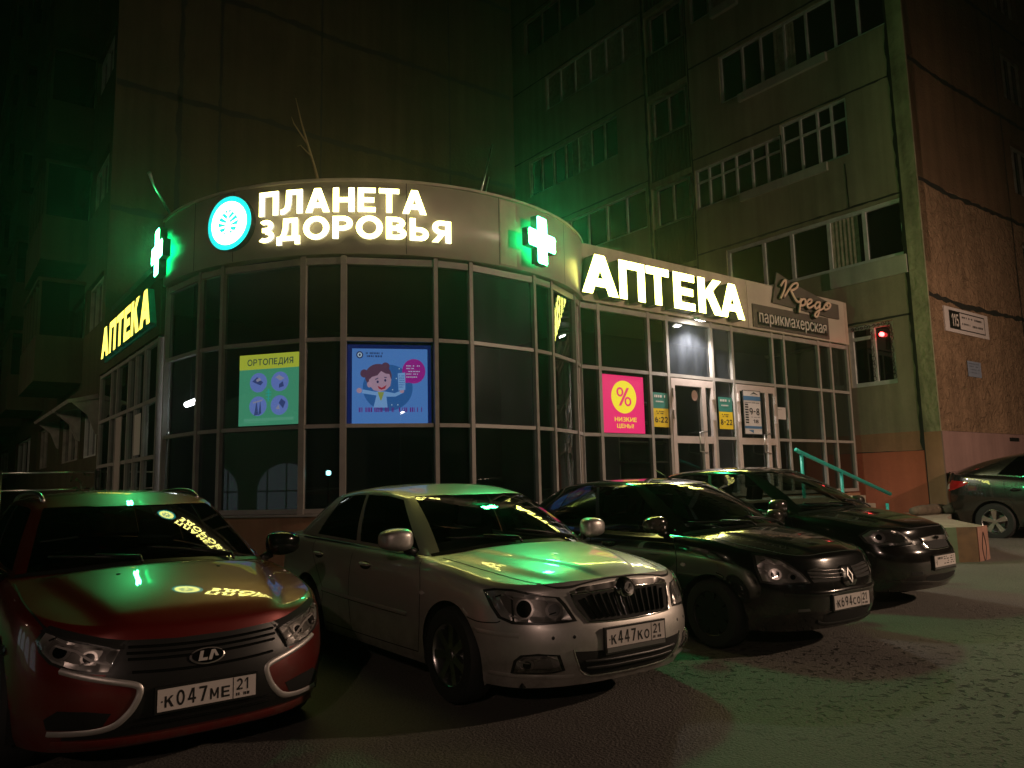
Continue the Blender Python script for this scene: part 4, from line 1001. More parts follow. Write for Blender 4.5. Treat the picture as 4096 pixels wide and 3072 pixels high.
ro = rl.build("rolled_tarpaulin", mat("tarp", (.13, .10, .07), .8, noise=(9, .3), bump=(20, .8, .02)), smooth=True)
tag(ro, "rolled tan tarpaulin lying along the foot of the red wall", "tarpaulin")
rs = world_thing("railing", (1.9, 19.5, 1.4), "thin grey metal railing at the far left below the apartment windows", "railing")
m_ = MB()
for z in (1.95, 1.62): m_.tube([(2.75, 17.0, z), (1.2, 17.6, z), (.9, 20.3, z + .1)], .02, 8)
m_.build("rails", M["metal"], rs, smooth=True)
for p in ((2.7, 17.0), (1.2, 17.6), (1.05, 19.0), (.9, 20.3)):
    m_ = MB(); m_.tube([(p[0], p[1], 0), (p[0], p[1], 2.0)], .022, 8); m_.build("post", M["metal"], rs, smooth=True)
# a shrub by the left wing
def shrub(loc, h, r, n, label, seed, name="shrub"):
    rnd = random.Random(seed); g = world_thing(name, loc, label, "shrub"); mb = MB(); st = MB(); o = Vector(loc)
    for k in range(14):
        a = rnd.random() * 6.28; tip = o + Vector((math.cos(a) * r * rnd.random(), math.sin(a) * r * rnd.random(), h * (.5 + .5 * rnd.random())))
        st.tube([o + Vector((math.cos(a)*.05, math.sin(a)*.05, 0)), o.lerp(tip, .5) + Vector((0, 0, .1)), tip], [.014, .01, .004], 5)
        for i in range(n):
            p = o.lerp(tip, .3 + .7 * rnd.random()) + Vector((rnd.gauss(0, .08), rnd.gauss(0, .08), rnd.gauss(0, .08)))
            d = Vector((rnd.gauss(0, 1), rnd.gauss(0, 1), rnd.gauss(.4, .7))).normalized(); s = d.cross(Vector((rnd.random(), rnd.random(), rnd.random()))).normalized(); L = .06 + .07 * rnd.random()
            mb.add([p, p + d*L*.5 + s*L*.2, p + d*L, p + d*L*.5 - s*L*.2], [(0, 1, 2, 3)])
    mb.build("foliage", mat("shrub_leaf", (.035, .06, .02), .6), g); st.build("stems", mat("shrub_stem", (.08, .06, .04), .8), g)
shrub((2.2, 14.9, .1), 1.75, .45, 60, "small dark conifer like shrub beside the left wing", 3)
# dry twig and rods on the roof edge
tw = MB()
tw.tube([bay(-131, 3.45, 5.55), bay(-132.5, 3.4, 5.85), bay(-134.5, 3.35, 6.2), bay(-136.5, 3.3, 6.55), bay(-138.5, 3.25, 6.95)], [.022, .02, .016, .011, .005], 6)
tw.tube([bay(-134.5, 3.35, 6.2), bay(-137.6, 3.4, 6.5), bay(-138.2, 3.4, 6.6)], [.012, .008, .003], 5)
tw.tube([bay(-133.2, 3.4, 6.0), bay(-135.5, 3.45, 6.15), bay(-136.3, 3.45, 6.14)], [.01, .007, .003], 5)
tag(tw.build("dry_twig", mat("dry_wood", (.30, .22, .12), .8), smooth=True), "dry bare twig sticking up from the curved roof edge", "twig")
rd = MB(); rd.tube([bay(-92.5, 3.3, 5.55), bay(-86.5, 3.2, 6.55)], .014, 6); rd.tube([bay(-91.0, 3.3, 5.55), bay(-88.5, 3.25, 6.0)], .008, 6)
tag(rd.build("roof_rod", M["metal"], smooth=True), "thin slanting metal rod on the roof left of the right green cross", "rod")
rd = MB(); rd.tube([bay(-179, 3.5, 5.6), (2.45, 11.75, 5.95), (2.35, 11.6, 6.08)], [.02, .018, .03], 6)
tag(rd.build("cable_bracket", M["metal"], smooth=True), "short slanting bracket above the left green cross", "bracket")

rk = world_thing("shelf_rack", (11.6, 10.9, 1.2), "dim shelf rack standing inside behind the left pharmacy door", "shelf")
m_ = MB(); m_.box((10.9, 11.30, 1.19), (12.6, 11.34, 3.4)); m_.build("back_panel", M["room"], rk)
for z in (1.5, 1.9, 2.3, 2.7, 3.1):
    m_ = MB(); m_.box((10.9, 10.9, z), (12.6, 11.29, z + .03)); m_.build("shelf_board", M["door"], rk)
for x in (10.87, 12.6): m_ = MB(); m_.box((x, 10.9, 1.19), (x + .03, 11.34, 3.4)); m_.build("side_panel", M["door"], rk)
# lamps inside
mo = world_thing("night_lamp", tuple(bay(-129.6, 3.2, 1.72)), "small teal white night lamp glowing inside the lower curved glass", "lamp")
p_ = bay(-129.6, 3.2, 1.72); m_ = MB(); m_.tube([p_ + Vector((0,0,-.032)), p_ + Vector((0,0,-.02)), p_ + Vector((0,0,.02)), p_ + Vector((0,0,.032))], [.016, .032, .032, .016], 14); m_.build("bulb", emit("night_lamp_teal", (.35, .92, 1.0), 8), mo, smooth=True)
m_ = MB(); m_.tube([p_ + Vector((0,0,-.034)), p_ + Vector((0,0,-.5))], .012, 8); m_.build("stand", M["black"], mo)
il = world_thing("ceiling_lamp", (2.95, 11.2, 2.76), "bright white tube lamp hanging behind the leftmost pane of the rounded front", "lamp")
m_ = MB(); m_.tube([(2.98, 11.72, 2.76), (2.98, 11.66, 2.76), (2.98, 11.2, 2.765), (2.98, 11.14, 2.765)], [.015, .04, .04, .015], 10); m_.build("tube", emit("tube_white", (1, .97, .98), 30), il, smooth=True)
m_ = MB(); m_.tube([(2.98, 11.45, 2.8), (2.98, 11.45, 4.6)], .006, 6); m_.build("cord", M["black"], il)
il2 = world_thing("ceiling_lamp", (3.2, 14.0, 2.5), "small white lamp glowing deep behind the left wing glass", "lamp")
m_ = MB(); m_.tube([(3.05, 13.3, 2.45), (3.05, 13.0, 2.45)], .02, 8); m_.build("tube", emit("tube_white_small", (1, .95, .9), 10), il2, smooth=True)
rdm = world_thing("red_lamp", (17.38, 8.78, 4.80), "small red lamp glowing in the ground floor apartment window", "lamp")
m_ = MB(); m_.tube([(17.36, 8.80, 4.74), (17.30, 8.80, 4.74), (17.29, 8.80, 4.74)], [.05, .05, .03], 12); m_.build("bulb", emit("red_bulb", (1, .05, .05), 14), rdm, smooth=True)

rnd = random.Random(11)
for (a, b) in (((8.58, 3.7), (8.58, 4.95)), ((9.03, 3.7), (9.03, 4.9)), ((9.52, 4.95), (8.6, 4.97))):
    m_ = MB(); n_ = 13 if a[0] == b[0] else 9
    for i in range(n_):
        y, z = a[0] + (b[0]-a[0])*(i+.5)/n_ + rnd.gauss(0, .008), a[1] + (b[1]-a[1])*(i+.5)/n_; r = .022 + .022*rnd.random()
        m_.tube([(XA + .02, y + r*math.cos(t*.7), z + r*1.3*math.sin(t*.7)) for t in range(9)], .007, 5)
        if i < n_ - 1: m_.tube([(XA + .02, y, z), (XA + .02, y + rnd.gauss(0, .02), z + (b[1]-a[1])*.5/n_), (XA + .02, y + (b[0]-a[0])/n_, z + (b[1]-a[1])/n_)], .006, 5)
    tag(m_.build("garland", M["black"], smooth=True), "dark wire garland looped along the %s of the ground floor window frame" % ("right edge" if a[0] == 8.58 == b[0] else "middle bar" if a[0] == 9.03 else "top edge"), "garland", "garlands on the ground floor window")

# ------------------------------------------------------------------ street lamps (behind the camera; seen in the reflections; one more added at the left)
def street_lamp(x, y, h, label, energy, col, aim=(0, 1), target=(0, 0, 0), cone=150, lens=60):
    g = world_thing("street_lamp", (x, y, 0), label, "street lamp", "street lamps across the car park")
    ax = Vector((aim[0], aim[1], 0)).normalized()
    m_ = MB(); m_.tube([(x, y, -.1), (x, y, h * .6), (x, y, h - .6)] + [(x + ax.x * t, y + ax.y * t, h - .6 + .6 * math.sin(t / 1.3 * 1.57)) for t in (.2, .6, 1.1)], [.09, .07, .055, .05, .045, .04], 12); m_.build("pole", M["metal"], g, smooth=True)
    c = Vector((x, y, h)) + ax * 1.5; s = Vector((-ax.y, ax.x, 0))
    m_ = MB(); m_.prism([(-.35, -.12), (.35, -.10), (.35, .10), (-.35, .12)], c + Vector((0, 0, -.03)), ax, s, Vector((0, 0, .09))); m_.build("lamp_head", M["black"], g)
    m_ = MB(); m_.prism([(-.28, -.09), (.28, -.08), (.28, .08), (-.28, .09)], c + Vector((0, 0, -.06)), ax, s, Vector((0, 0, .027))); m_.build("lens", emit("lamp_lens", col, lens), g)
    if energy:
        l = bpy.data.lights.new("street_light", "SPOT"); l.energy = energy; l.color = col; l.spot_size = R_(cone); l.spot_blend = .9; l.shadow_soft_size = .12
        o = bpy.data.objects.new("street_light", l); put(o, g); o.location = c + Vector((0, 0, -.12))
        o.rotation_euler = (Vector(target) - o.location).to_track_quat('-Z', 'Y').to_euler()
street_lamp(14.5, -5.2, 5.6, "street lamp across the car park to the right, mirrored in the car bonnets", 3000 * LAMP_POWER, (1.0, .68, .48), (-.1, 1), (11.5, 6, .8), 152)
street_lamp(-13.0, 14.0, 6.0, "added unseen street lamp by the marquee, lighting the far left windows", 1000 * LAMP_POWER, (1.0, .74, .52), (1, .2), (3, 21, -1), 84)  # lamp added to brighten the far left facade, cone kept off the cars
street_lamp(-8.0, -9.0, 6.5, "street lamp standing alone left of the car park, nearest the red car", 800 * LAMP_POWER, (1.0, .66, .52), (.6, 1), (4.5, 5.5, 2.0), 84)
street_lamp(-9.0, -26.0, 6.0, "far street lamp behind the car park, a white dot mirrored in the curved glass", 0, (1.0, .93, .85), (.5, 1), lens=90)
street_lamp(3.0, -30.0, 6.5, "farthest street lamp on the road, mirrored low in the curved glass", 0, (1.0, .93, .85), (0, 1), lens=90)
# a marquee across the yard, only seen mirrored in the curved glass
mq = world_thing("marquee", (-9, 10.2, 0), "pale marquee with arched windows, mirrored in the lower curved glass", "tent")
fq = Facade((-8.0, 14.2, 0), (0, -1, 0)); fq.n = Vector((1, 0, 0))
tent = mat("tent_canvas", (.35, .36, .38), .7, noise=(1.5, .15))
m_ = MB(); m_.prism([(0, 0), (8, 0), (8, 2.5), (4, 4.2), (0, 2.5)], (-8.05, 14.2, 0), (0, -1, 0), (0, 0, 1), (-6, 0, 0)); m_.build("canvas", tent, mq)
for k in range(4):
    y = 13.2 - k * 2.0; m_ = MB(); P = [(-.75, .5), (.75, .5), (.75, 1.5)] + [(.75*math.cos(math.pi*i/12), 1.5 + .75*math.sin(math.pi*i/12)) for i in range(1, 12)] + [(-.75, 1.5)]
    shape(m_, P, flat((-8.03, y, 0), (0, 1, 0), (0, 0, 1), (1, 0, 0)), .0); w_ = m_.build("arched_window", emit("tent_window_glow", (.55, .62, .80), .35), mq)
    m_ = MB()
    for a in (0, .5, -.5): m_.box((-8.02, y + a - .02, .5), (-8.0, y + a + .02, 2.05 if a else 2.25))
    m_.box((-8.02, y - .75, 1.48), (-8.0, y + .75, 1.52)); m_.build("glazing_bar", tent, w_)

# ------------------------------------------------------------------ haze volume added to spread a lens-like glow round the signs
HAZE = 0.0017
mb = MB(); mb.box((-60, -60, -1.5), (75, 75, 32)); hz = mb.build("haze", [])
hm = bpy.data.materials.new("glow_haze"); hm.use_nodes = True; nt = hm.node_tree; nt.nodes.clear()
ho = nt.nodes.new("ShaderNodeOutputMaterial"); pv = nt.nodes.new("ShaderNodeVolumePrincipled"); pv.inputs["Color"].default_value = (.92, .95, .92, 1); pv.inputs["Density"].default_value = HAZE; pv.inputs["Anisotropy"].default_value = 0.86
nt.links.new(pv.outputs[0], ho.inputs["Volume"]); hz.data.materials.append(hm); tag(hz, kind="stuff")

# ------------------------------------------------------------------ cars: a parametric shell plus fitted panels
put = _put0                                                        # car parts live in the car's own space: x ahead, y left, z up
def spl(knots):
    """monotone-ish cubic through (x, y) knots"""
    K = sorted(knots); X = np.array([k[0] for k in K], float); Y = np.array([k[1] for k in K], float); n = len(X)
    h = np.diff(X); d = np.diff(Y) / h; m = np.zeros(n)
    m[0], m[-1] = d[0], d[-1]
    for i in range(1, n - 1):
        if d[i-1] * d[i] > 0:
            w1, w2 = 2*h[i] + h[i-1], h[i] + 2*h[i-1]; m[i] = (w1 + w2) / (w1/d[i-1] + w2/d[i])
    def f(x):
        x = min(max(x, X[0]), X[-1]); i = min(max(int(np.searchsorted(X, x)) - 1, 0), n - 2); t = (x - X[i]) / h[i]
        return float((2*t**3-3*t*t+1)*Y[i] + (t**3-2*t*t+t)*h[i]*m[i] + (-2*t**3+3*t*t)*Y[i+1] + (t**3-t*t)*h[i]*m[i+1])
    return f

M["rubber"] = mat("tyre_rubber", (0.014, 0.014, 0.014), 0.75, bump=(30, .3, .004))
M["chrome"] = mat("chrome", (0.75, 0.74, 0.72), 0.10, 1.0)
M["alloy"] = mat("alloy", (0.55, 0.55, 0.55), 0.28, 1.0)
M["alloy_dark"] = mat("alloy_dull", (0.22, 0.22, 0.22), 0.4, 0.8)
M["trim"] = mat("car_black_trim", (0.012, 0.012, 0.012), 0.38)
M["gap"] = mat("panel_gap", (0.003, 0.003, 0.003), 0.8)
M["piano"] = mat("gloss_black", (0.006, 0.006, 0.006), 0.12, spec=.5)
M["car_glass"] = glass("car_glass", (0.50, 0.60, 0.55), 0.0, 1.5)
M["car_glass_dark"] = glass("car_glass_tinted", (0.05, 0.06, 0.055), 0.0, 1.5)
M["lens"] = glass("lamp_cover", (0.86, 0.86, 0.86), 0.02, 1.5)
M["seat"] = mat("seat_cloth", (0.11, 0.11, 0.115), 0.85)
M["cabin"] = mat("cabin_plastic", (0.055, 0.055, 0.055), 0.6)
M["plate_w"] = mat("number_plate_white", (0.62, 0.58, 0.55), 0.35)
M["plate_k"] = mat("number_plate_ink", (0.008, 0.008, 0.008), 0.5)
M["red_lens"] = mat("tail_lamp_red", (0.45, 0.01, 0.012), 0.12, coat=1.0)
M["white_lens"] = mat("tail_lamp_clear", (0.6, 0.58, 0.55), 0.15, coat=1.0)
def reflector_mat():
    m, nt, p = new_mat("lamp_reflector"); N = nt.nodes; Lk = nt.links
    p.inputs["Metallic"].default_value = .55; p.inputs["Roughness"].default_value = .3
    tc = N.new("ShaderNodeTexCoord"); v = N.new("ShaderNodeTexVoronoi"); v.inputs["Scale"].default_value = 11; Lk.new(tc.outputs["Object"], v.inputs["Vector"])
    r = N.new("ShaderNodeValToRGB"); r.color_ramp.elements[0].color = (.12, .115, .11, 1); r.color_ramp.elements[1].color = (.62, .6, .58, 1); r.color_ramp.elements[1].position = .75
    Lk.new(v.outputs["Distance"], r.inputs[0]); Lk.new(r.outputs[0], p.inputs["Base Color"])
    b = N.new("ShaderNodeBump"); b.inputs["Strength"].default_value = .9; b.inputs["Distance"].default_value = .03; Lk.new(v.outputs["Distance"], b.inputs["Height"]); Lk.new(b.outputs[0], p.inputs["Normal"])
    return m
M["reflector"] = reflector_mat()
def paint(name, col, metal, rough, coat=1.0, dust=0.12, flake=True):
    m = mat(name, col, rough, metal, coat, noise=(1.6, dust), coat_rough=0.02)
    nt = m.node_tree; N = nt.nodes; Lk = nt.links; p = N["Principled BSDF"]; tc = N.new("ShaderNodeTexCoord")
    # road dirt thrown up on the sills and bumpers, thin dust film elsewhere
    sx = N.new("ShaderNodeSeparateXYZ"); Lk.new(tc.outputs["Object"], sx.inputs[0])
    n = N.new("ShaderNodeTexNoise"); n.inputs["Scale"].default_value = 5; n.inputs["Detail"].default_value = 10; n.inputs["Roughness"].default_value = .7; Lk.new(tc.outputs["Object"], n.inputs["Vector"])
    h = N.new("ShaderNodeMapRange"); h.inputs[1].default_value = .62; h.inputs[2].default_value = .20; Lk.new(sx.outputs[2], h.inputs[0])
    k = N.new("ShaderNodeMapRange"); k.inputs[1].default_value = .42; k.inputs[2].default_value = .72; Lk.new(n.outputs[0], k.inputs[0])
    ml = N.new("ShaderNodeMath"); ml.operation = "MULTIPLY"; Lk.new(h.outputs[0], ml.inputs[0]); Lk.new(k.outputs[0], ml.inputs[1])
    sc_ = N.new("ShaderNodeMath"); sc_.operation = "MULTIPLY_ADD"; sc_.inputs[1].default_value = .75; sc_.inputs[2].default_value = .012; Lk.new(ml.outputs[0], sc_.inputs[0])
    mx = N.new("ShaderNodeMix"); mx.data_type = "RGBA"; Lk.new(sc_.outputs[0], mx.inputs[0]); src = p.inputs["Base Color"].links[0].from_socket
    Lk.new(src, mx.inputs[6]); mx.inputs[7].default_value = (.12, .10, .08, 1); Lk.new(mx.outputs[2], p.inputs["Base Color"])
    ct = N.new("ShaderNodeMapRange"); ct.inputs[3].default_value = coat; ct.inputs[4].default_value = coat * .2; Lk.new(ml.outputs[0], ct.inputs[0]); Lk.new(ct.outputs[0], p.inputs["Coat Weight"])
    cr_ = N.new("ShaderNodeMapRange"); cr_.inputs[1].default_value = .35; cr_.inputs[2].default_value = .75; cr_.inputs[3].default_value = .004; cr_.inputs[4].default_value = .03; Lk.new(n.outputs[0], cr_.inputs[0]); Lk.new(cr_.outputs[0], p.inputs["Coat Roughness"])
    return m

class Car:
    def __init__(s, P, name, label, loc, yaw, paint_mat, cat="car", pitch=0.0, group="cars parked outside the pharmacy"):
        s.P = P; s.paint = paint_mat
        s.root = empty(name, loc, yaw); tag(s.root, label, cat, group)
        s.root.rotation_euler = (0, R_(pitch), yaw)
        s.zc, s.ze = spl(P["zc"]), spl(P["ze"]); s.fp, s.rp, s.sp = spl(P["front"]), spl(P["rear"]), spl(P["side"])
        s.plan = spl(P["plan"]); s.zr = spl(P["roof"]); s.zbf = spl(P["bottom"])
        s.cr = [(spl(l), h, w, x0, x1) for l, h, w, x0, x1 in P.get("creases", [])]
        s.shell()
    # surface of bonnet, belt and boot
    def zd(s, x, y):
        P = s.P; k = max(0, 1 - abs(y / P["hw"]) ** P.get("kd", 2.2)); z = s.ze(x) + (s.zc(x) - s.ze(x)) * k
        for line, h, w, x0, x1 in s.cr:                            # pressed lines on the bonnet: a soft step across y = line(x)
            if x > x0:
                f = min(1, (x - x0) / .25) * min(1, max(0, (x1 - x) / .18)); f = f * f * (3 - 2 * f)
                z += h * f / (1 + math.exp(max(-40, min(40, (abs(y) - line(x)) / w))))
        return z
    def yw(s, x, v): return s.P["hw"] * s.sp(v) * s.plan(x)
    def outline(s, v, n_cap=22, n_side=110):
        P = s.P; o = []; nf, nr = P.get("nf", 2.7), P.get("nr", 2.8); xs0, xs1 = P["xf"] - P["cf"], P["xr"] + P["cr"]
        for i in range(n_cap):
            f = math.pi / 2 * (1 - i / n_cap); o.append((xs0 + (P["cf"] + s.fp(v)) * math.sin(f) ** (2/nf), s.yw(xs0, v) * math.cos(f) ** (2/nf)))
        for i in range(n_side + 1):
            x = xs0 + (xs1 - xs0) * i / n_side; o.append((x, s.yw(x, v)))
        for i in range(1, n_cap + 1):
            f = math.pi / 2 * i / n_cap; o.append((xs1 - (P["cr"] + s.rp(v)) * math.sin(f) ** (2/nr), s.yw(xs1, v) * math.cos(f) ** (2/nr)))
        return o
    def shell(s):
        P = s.P; V = [0, .02, .05] + [i / 36 for i in range(3, 33)] + [.91, .93, .95, .965, .98, .99, 1.0]
        rows = []
        ncap, nsd = 22, 110
        top = s.outline(1.0, ncap, nsd)
        for v in V:
            L = s.outline(v, ncap, nsd); row = []
            for (x, y), (xt, yt) in zip(L, top):
                zb = s.zbf(x); row.append((x, y, zb + (s.zd(xt, yt) - zb) * v))
            rows.append(row)
        n = len(rows[0]); low = MB()
        vs = [p for r in rows for p in r]; b = len(vs); m = len(V)
        fs = [(i*n+j, i*n+j+1, (i+1)*n+j+1, (i+1)*n+j) for i in range(m-1) for j in range(n-1)]
        # cut the wheel arches
        for xa, ra in ((P["ax"][0], P["ra"]), (P["ax"][1], P["ra"])):
            zc_ = P["R"] - .005; ins = [((p[0]-xa)**2 + (p[2]-zc_)**2) < ra*ra for p in vs]
            keep = [f for f in fs if not all(ins[i] for i in f)]
            used = {i for f in keep for i in f}
            for i in used:
                if ins[i]:
                    dx, dz = vs[i][0]-xa, vs[i][2]-zc_; L = math.hypot(dx, dz) or 1e-6; vs[i] = (xa + dx/L*ra, vs[i][1], zc_ + dz/L*ra)
            fs = keep
        low.add(vs, fs)
        # bonnet and boot decks: rows of constant x
        ts = top; m2 = 56
        def deck(pts):
            vs, fs = [], []
            for (x, y) in pts:
                for j in range(m2 + 1): yy = y * j / m2; vs.append((x, yy, s.zd(x, yy)))
            for i in range(len(pts) - 1):
                for j in range(m2): a = i*(m2+1)+j; fs.append((a, a+m2+1, a+m2+2, a+1))
            return vs, fs
        xa = P["cowl_cut"]; xc = P["boot_cut"]
        fr = [p for p in ts if p[0] > xa]; rr = [p for p in ts if p[0] < xc]
        low.add(*deck(fr)); low.add(*deck(rr))
        # narrow shelf under the side glass
        sd = [p for p in ts if xc - .06 <= p[0] <= xa + .06]
        vs = []; 
        for (x, y) in sd: vs += [(x, y, s.zd(x, y)), (x, y - .10, s.zd(x, y) + .012)]
        low.add(vs, [(2*i, 2*i+1, 2*i+3, 2*i+2) for i in range(len(sd) - 1)])
        # greenhouse
        side = sorted(set([i / 44 for i in range(45)] + [f for w in P["side_win"] for f in w[:2]] + [f for f in P.get("b_pillars", [])]))
        U = sorted(set([i / 14 for i in range(15)] + [.945, .96, .97] + [P["u0"], P["u1"], P["wu0"], P["wu1"], .985]))
        nfr = 14; B, T, K = [], [], []
        yA, yC, yTA, yTC = P["yA"], P["yC"], P["yTA"], P["yTC"]
        ybase = lambda x: s.yw(x, 1.0) - P.get("inset", .03)
        for i in range(nfr):
            q = i / nfr; y = yA * q; x = P["xw0"] - (P["xw0"] - P["xA"]) * q ** 2.2; B.append((x, y, s.zd(x, y) + .004))
            y = yTA * q; x = P["xt0"] - (P["xt0"] - P["xtA"]) * q ** 2.2; T.append((x, y)); K.append(("F", q))
        for f in side:
            x = P["xA"] + (P["xC"] - P["xA"]) * f; bl = min(1, f / .06); y = yA + (ybase(x) - yA) * math.sin(bl * 1.5708) if f < .06 else ybase(x)
            br = min(1, (1 - f) / .10); y = yC + (y - yC) * math.sin(br * 1.5708) if br < 1 else y
            B.append((x, y, s.zd(x, y) + .004)); xt = P["xtA"] + (P["xtC"] - P["xtA"]) * f
            yt = yTA + (yTC - yTA) * f + P["ybow"] * 4 * f * (1 - f); T.append((xt, yt)); K.append(("S", f))
        for i in range(1, nfr + 1):
            q = 1 - i / nfr; y = yC * q; x = P["xr0"] + (P["xC"] - P["xr0"]) * q ** 2.2; B.append((x, y, s.zd(x, y) + .004))
            y = yTC * q; x = P["xtr0"] + (P["xtC"] - P["xtr0"]) * q ** 2.2; T.append((x, y)); K.append(("R", q))
        rz = lambda x, y: s.zr(x) - P["crown"] * (abs(y) / .6) ** 2.3
        T = [(x, y, rz(x, y)) for x, y in T]; n = len(B); G = []
        for u in U:
            row = []
            for k in range(n):
                b_, t_ = Vector(B[k]), Vector(T[k]); p = b_.lerp(t_, u); bu = 4 * u * (1 - u)
                kd, f = K[k]
                if kd == "S": p.y += P["tumble"] * bu * min(1, f * 8, (1 - f) * 8); p.z += .0
                else:
                    w_ = P["wsbulge"] * bu; p += Vector((w_ * .55 if kd == "F" else -w_ * .55, 0, w_ * .8))
                    if kd == "F" or kd == "R": pass
                row.append(p)
            G.append(row)
        # round the roof rails: bend the top of the greenhouse over into the roof
        u1f = .93; FW = []
        for k in range(n):
            kd, f = K[k]; w = 1.0 if kd == "S" else f ** 5
            FW.append(1 - P.get("rail", .17) * w)
        def at(u, k):
            for i in range(len(U) - 1):
                if U[i] <= u <= U[i+1]:
                    t = (u - U[i]) / (U[i+1] - U[i]); return G0[i][k].lerp(G0[i+1][k], t)
        G0 = [[Vector(p) for p in r] for r in G]; s.FW = FW
        for k in range(n):
            kd, f = K[k]; w = 1.0 if kd == "S" else f ** 5
            if w < .02: continue
            a = at(u1f, k); c = G0[-1][k]; e = Vector((c.x, c.y * FW[k], rz(c.x, c.y * FW[k])))
            for i, u in enumerate(U):
                if u > u1f:
                    t = (u - u1f) / (1 - u1f); q = a * (1-t)**2 + c * 2*t*(1-t) + e * t*t; G[i][k] = G0[i][k].lerp(q, 1)
        s.G, s.U, s.K = G, U, K
        parts = {}
        for i in range(len(U) - 1):
            um = (U[i] + U[i+1]) / 2
            for k in range(n - 1):
                kd = K[k][0] if K[k][0] == K[k+1][0] else ("S" if "S" in (K[k][0], K[k+1][0]) else K[k][0]); fm = (K[k][1] + K[k+1][1]) / 2; key = "body"
                if K[k][0] == "F" and K[k+1][0] == "S": kd = "F"; fm = (K[k][1] + 1) / 2
                if K[k][0] == "S" and K[k+1][0] == "R": kd = "R"; fm = (1 + K[k+1][1]) / 2
                if kd == "F" and P["wu0"] < um < P["wu1"] and fm < P.get("wsq", .93): key = "windscreen"
                elif kd == "F" and um < P["wu0"] : key = "trim_cowl"
                elif kd == "R" and P["ru0"] < um < P["ru1"] and fm < .88: key = "rear_window"
                elif kd == "S":
                    for wi, w in enumerate(P["side_win"]):
                        if w[0] < fm < w[1] and P["u0"] < um < P["u1"]: key = "win%d" % wi
                    for a, b2 in P.get("black_pillars", []):
                        if a < fm < b2 and P["u0"] < um < P["u1"]: key = "trim_pillar"
                parts.setdefault(key, []).append((i, k))
        Gv = [p for r in G for p in r]
        for key, cells in parts.items():
            if key == "body":
                low.add(Gv, [(i*n+k, i*n+k+1, (i+1)*n+k+1, (i+1)*n+k) for i, k in cells])
        # roof
        vs, fs = [], []
        for (x, y, z) in G[-1]:
            for j in range(11): yy = y * j / 10; vs.append((x, yy, rz(x, yy)))
        for i in range(n - 1):
            for j in range(10): a = i*11+j; fs.append((a, a+11, a+12, a+1))
        low.add(vs, fs)
        s.body = s.mirror_build(low, "body", s.paint, s.root, weld=True, both=True)
        s.glass = {}
        for key, cells in parts.items():
            if key == "body": continue
            g = MB(); idx = sorted({j for i, k in cells for j in (i*n+k, i*n+k+1, (i+1)*n+k+1, (i+1)*n+k)}); mp = {j: q for q, j in enumerate(idx)}
            cx = Vector((0, 0, .9))
            pv = []
            for j in idx:
                p = Gv[j]; d = Vector((p.x * .35, p.y, max(0, p.z - .9))).normalized(); pv.append(p - d * (.002 if key.startswith("trim") else .006))
            g.add(pv, [tuple(mp[j] for j in (i*n+k, i*n+k+1, (i+1)*n+k+1, (i+1)*n+k)) for i, k in cells])
            if key in ("windscreen", "rear_window"): s.glass[key] = s.mirror_build(g, key, P.get("ws_mat", M["car_glass"]) if key == "windscreen" else P.get("rw_mat", M["car_glass_dark"]), s.root, weld=True, both=True)
            elif key == "trim_cowl": s.mirror_build(g, "cowl_trim", M["trim"], s.root, weld=True, both=True)
            elif key == "trim_pillar":
                for sd_ in (1, -1): s.mirror_build(g, "pillar_trim", M["trim"], s.root, weld=True, side=sd_)
            else:
                for sd_ in (1, -1): s.mirror_build(g, "side_window", P.get("sw_mat", M["car_glass_dark"]), s.root, weld=True, side=sd_)
        # bvh of the closed outer skin, for fitting panels
        bm = bmesh.new(); bm.from_mesh(s.body.data)
        for i in range(len(U) - 1):
            for k in range(n - 1):
                for sg_ in (1, -1):
                    try: bm.faces.new([bm.verts.new((q.x, q.y * sg_, q.z)) for q in (G[i][k], G[i][k+1], G[i+1][k+1], G[i+1][k])])
                    except ValueError: pass
        s.bvh = BVHTree.FromBMesh(bm); bm.free()
        # dark underside, wheel wells
        ub = MB()
        ub.box((P["xr"] + .25, -P["hw"] + .18, P["zb"] + .02), (P["xf"] - .3, P["hw"] - .18, P["zb"] + .05))
        s.under = ub.build("underbody", M["trim"], s.root)
        for xa_ in P["ax"]:
            for sg_ in (1, -1):
                w = MB(); nn = 26; ra = P["ra"] + .002; vs = []
                y0 = (s.yw(xa_, .35) - .012) * sg_; y1 = (P["hw"] - .42) * sg_
                for i in range(nn + 1):
                    a = -.35 + (math.pi + .7) * i / nn; vs += [(xa_ + ra*math.cos(a), y0, P["R"] + ra*math.sin(a)), (xa_ + ra*math.cos(a), y1, P["R"] + ra*math.sin(a))]
                w.add(vs, [(2*i, 2*i+1, 2*i+3, 2*i+2) for i in range(nn)]); b0 = len(w.v)
                w.add([(xa_, y1, P["R"])], []); w.f += [(2*i+1, b0, 2*i+3) for i in range(nn)]; w.m += [0] * nn
                w.build("wheel_arch", M["gap"], s.root, smooth=True)
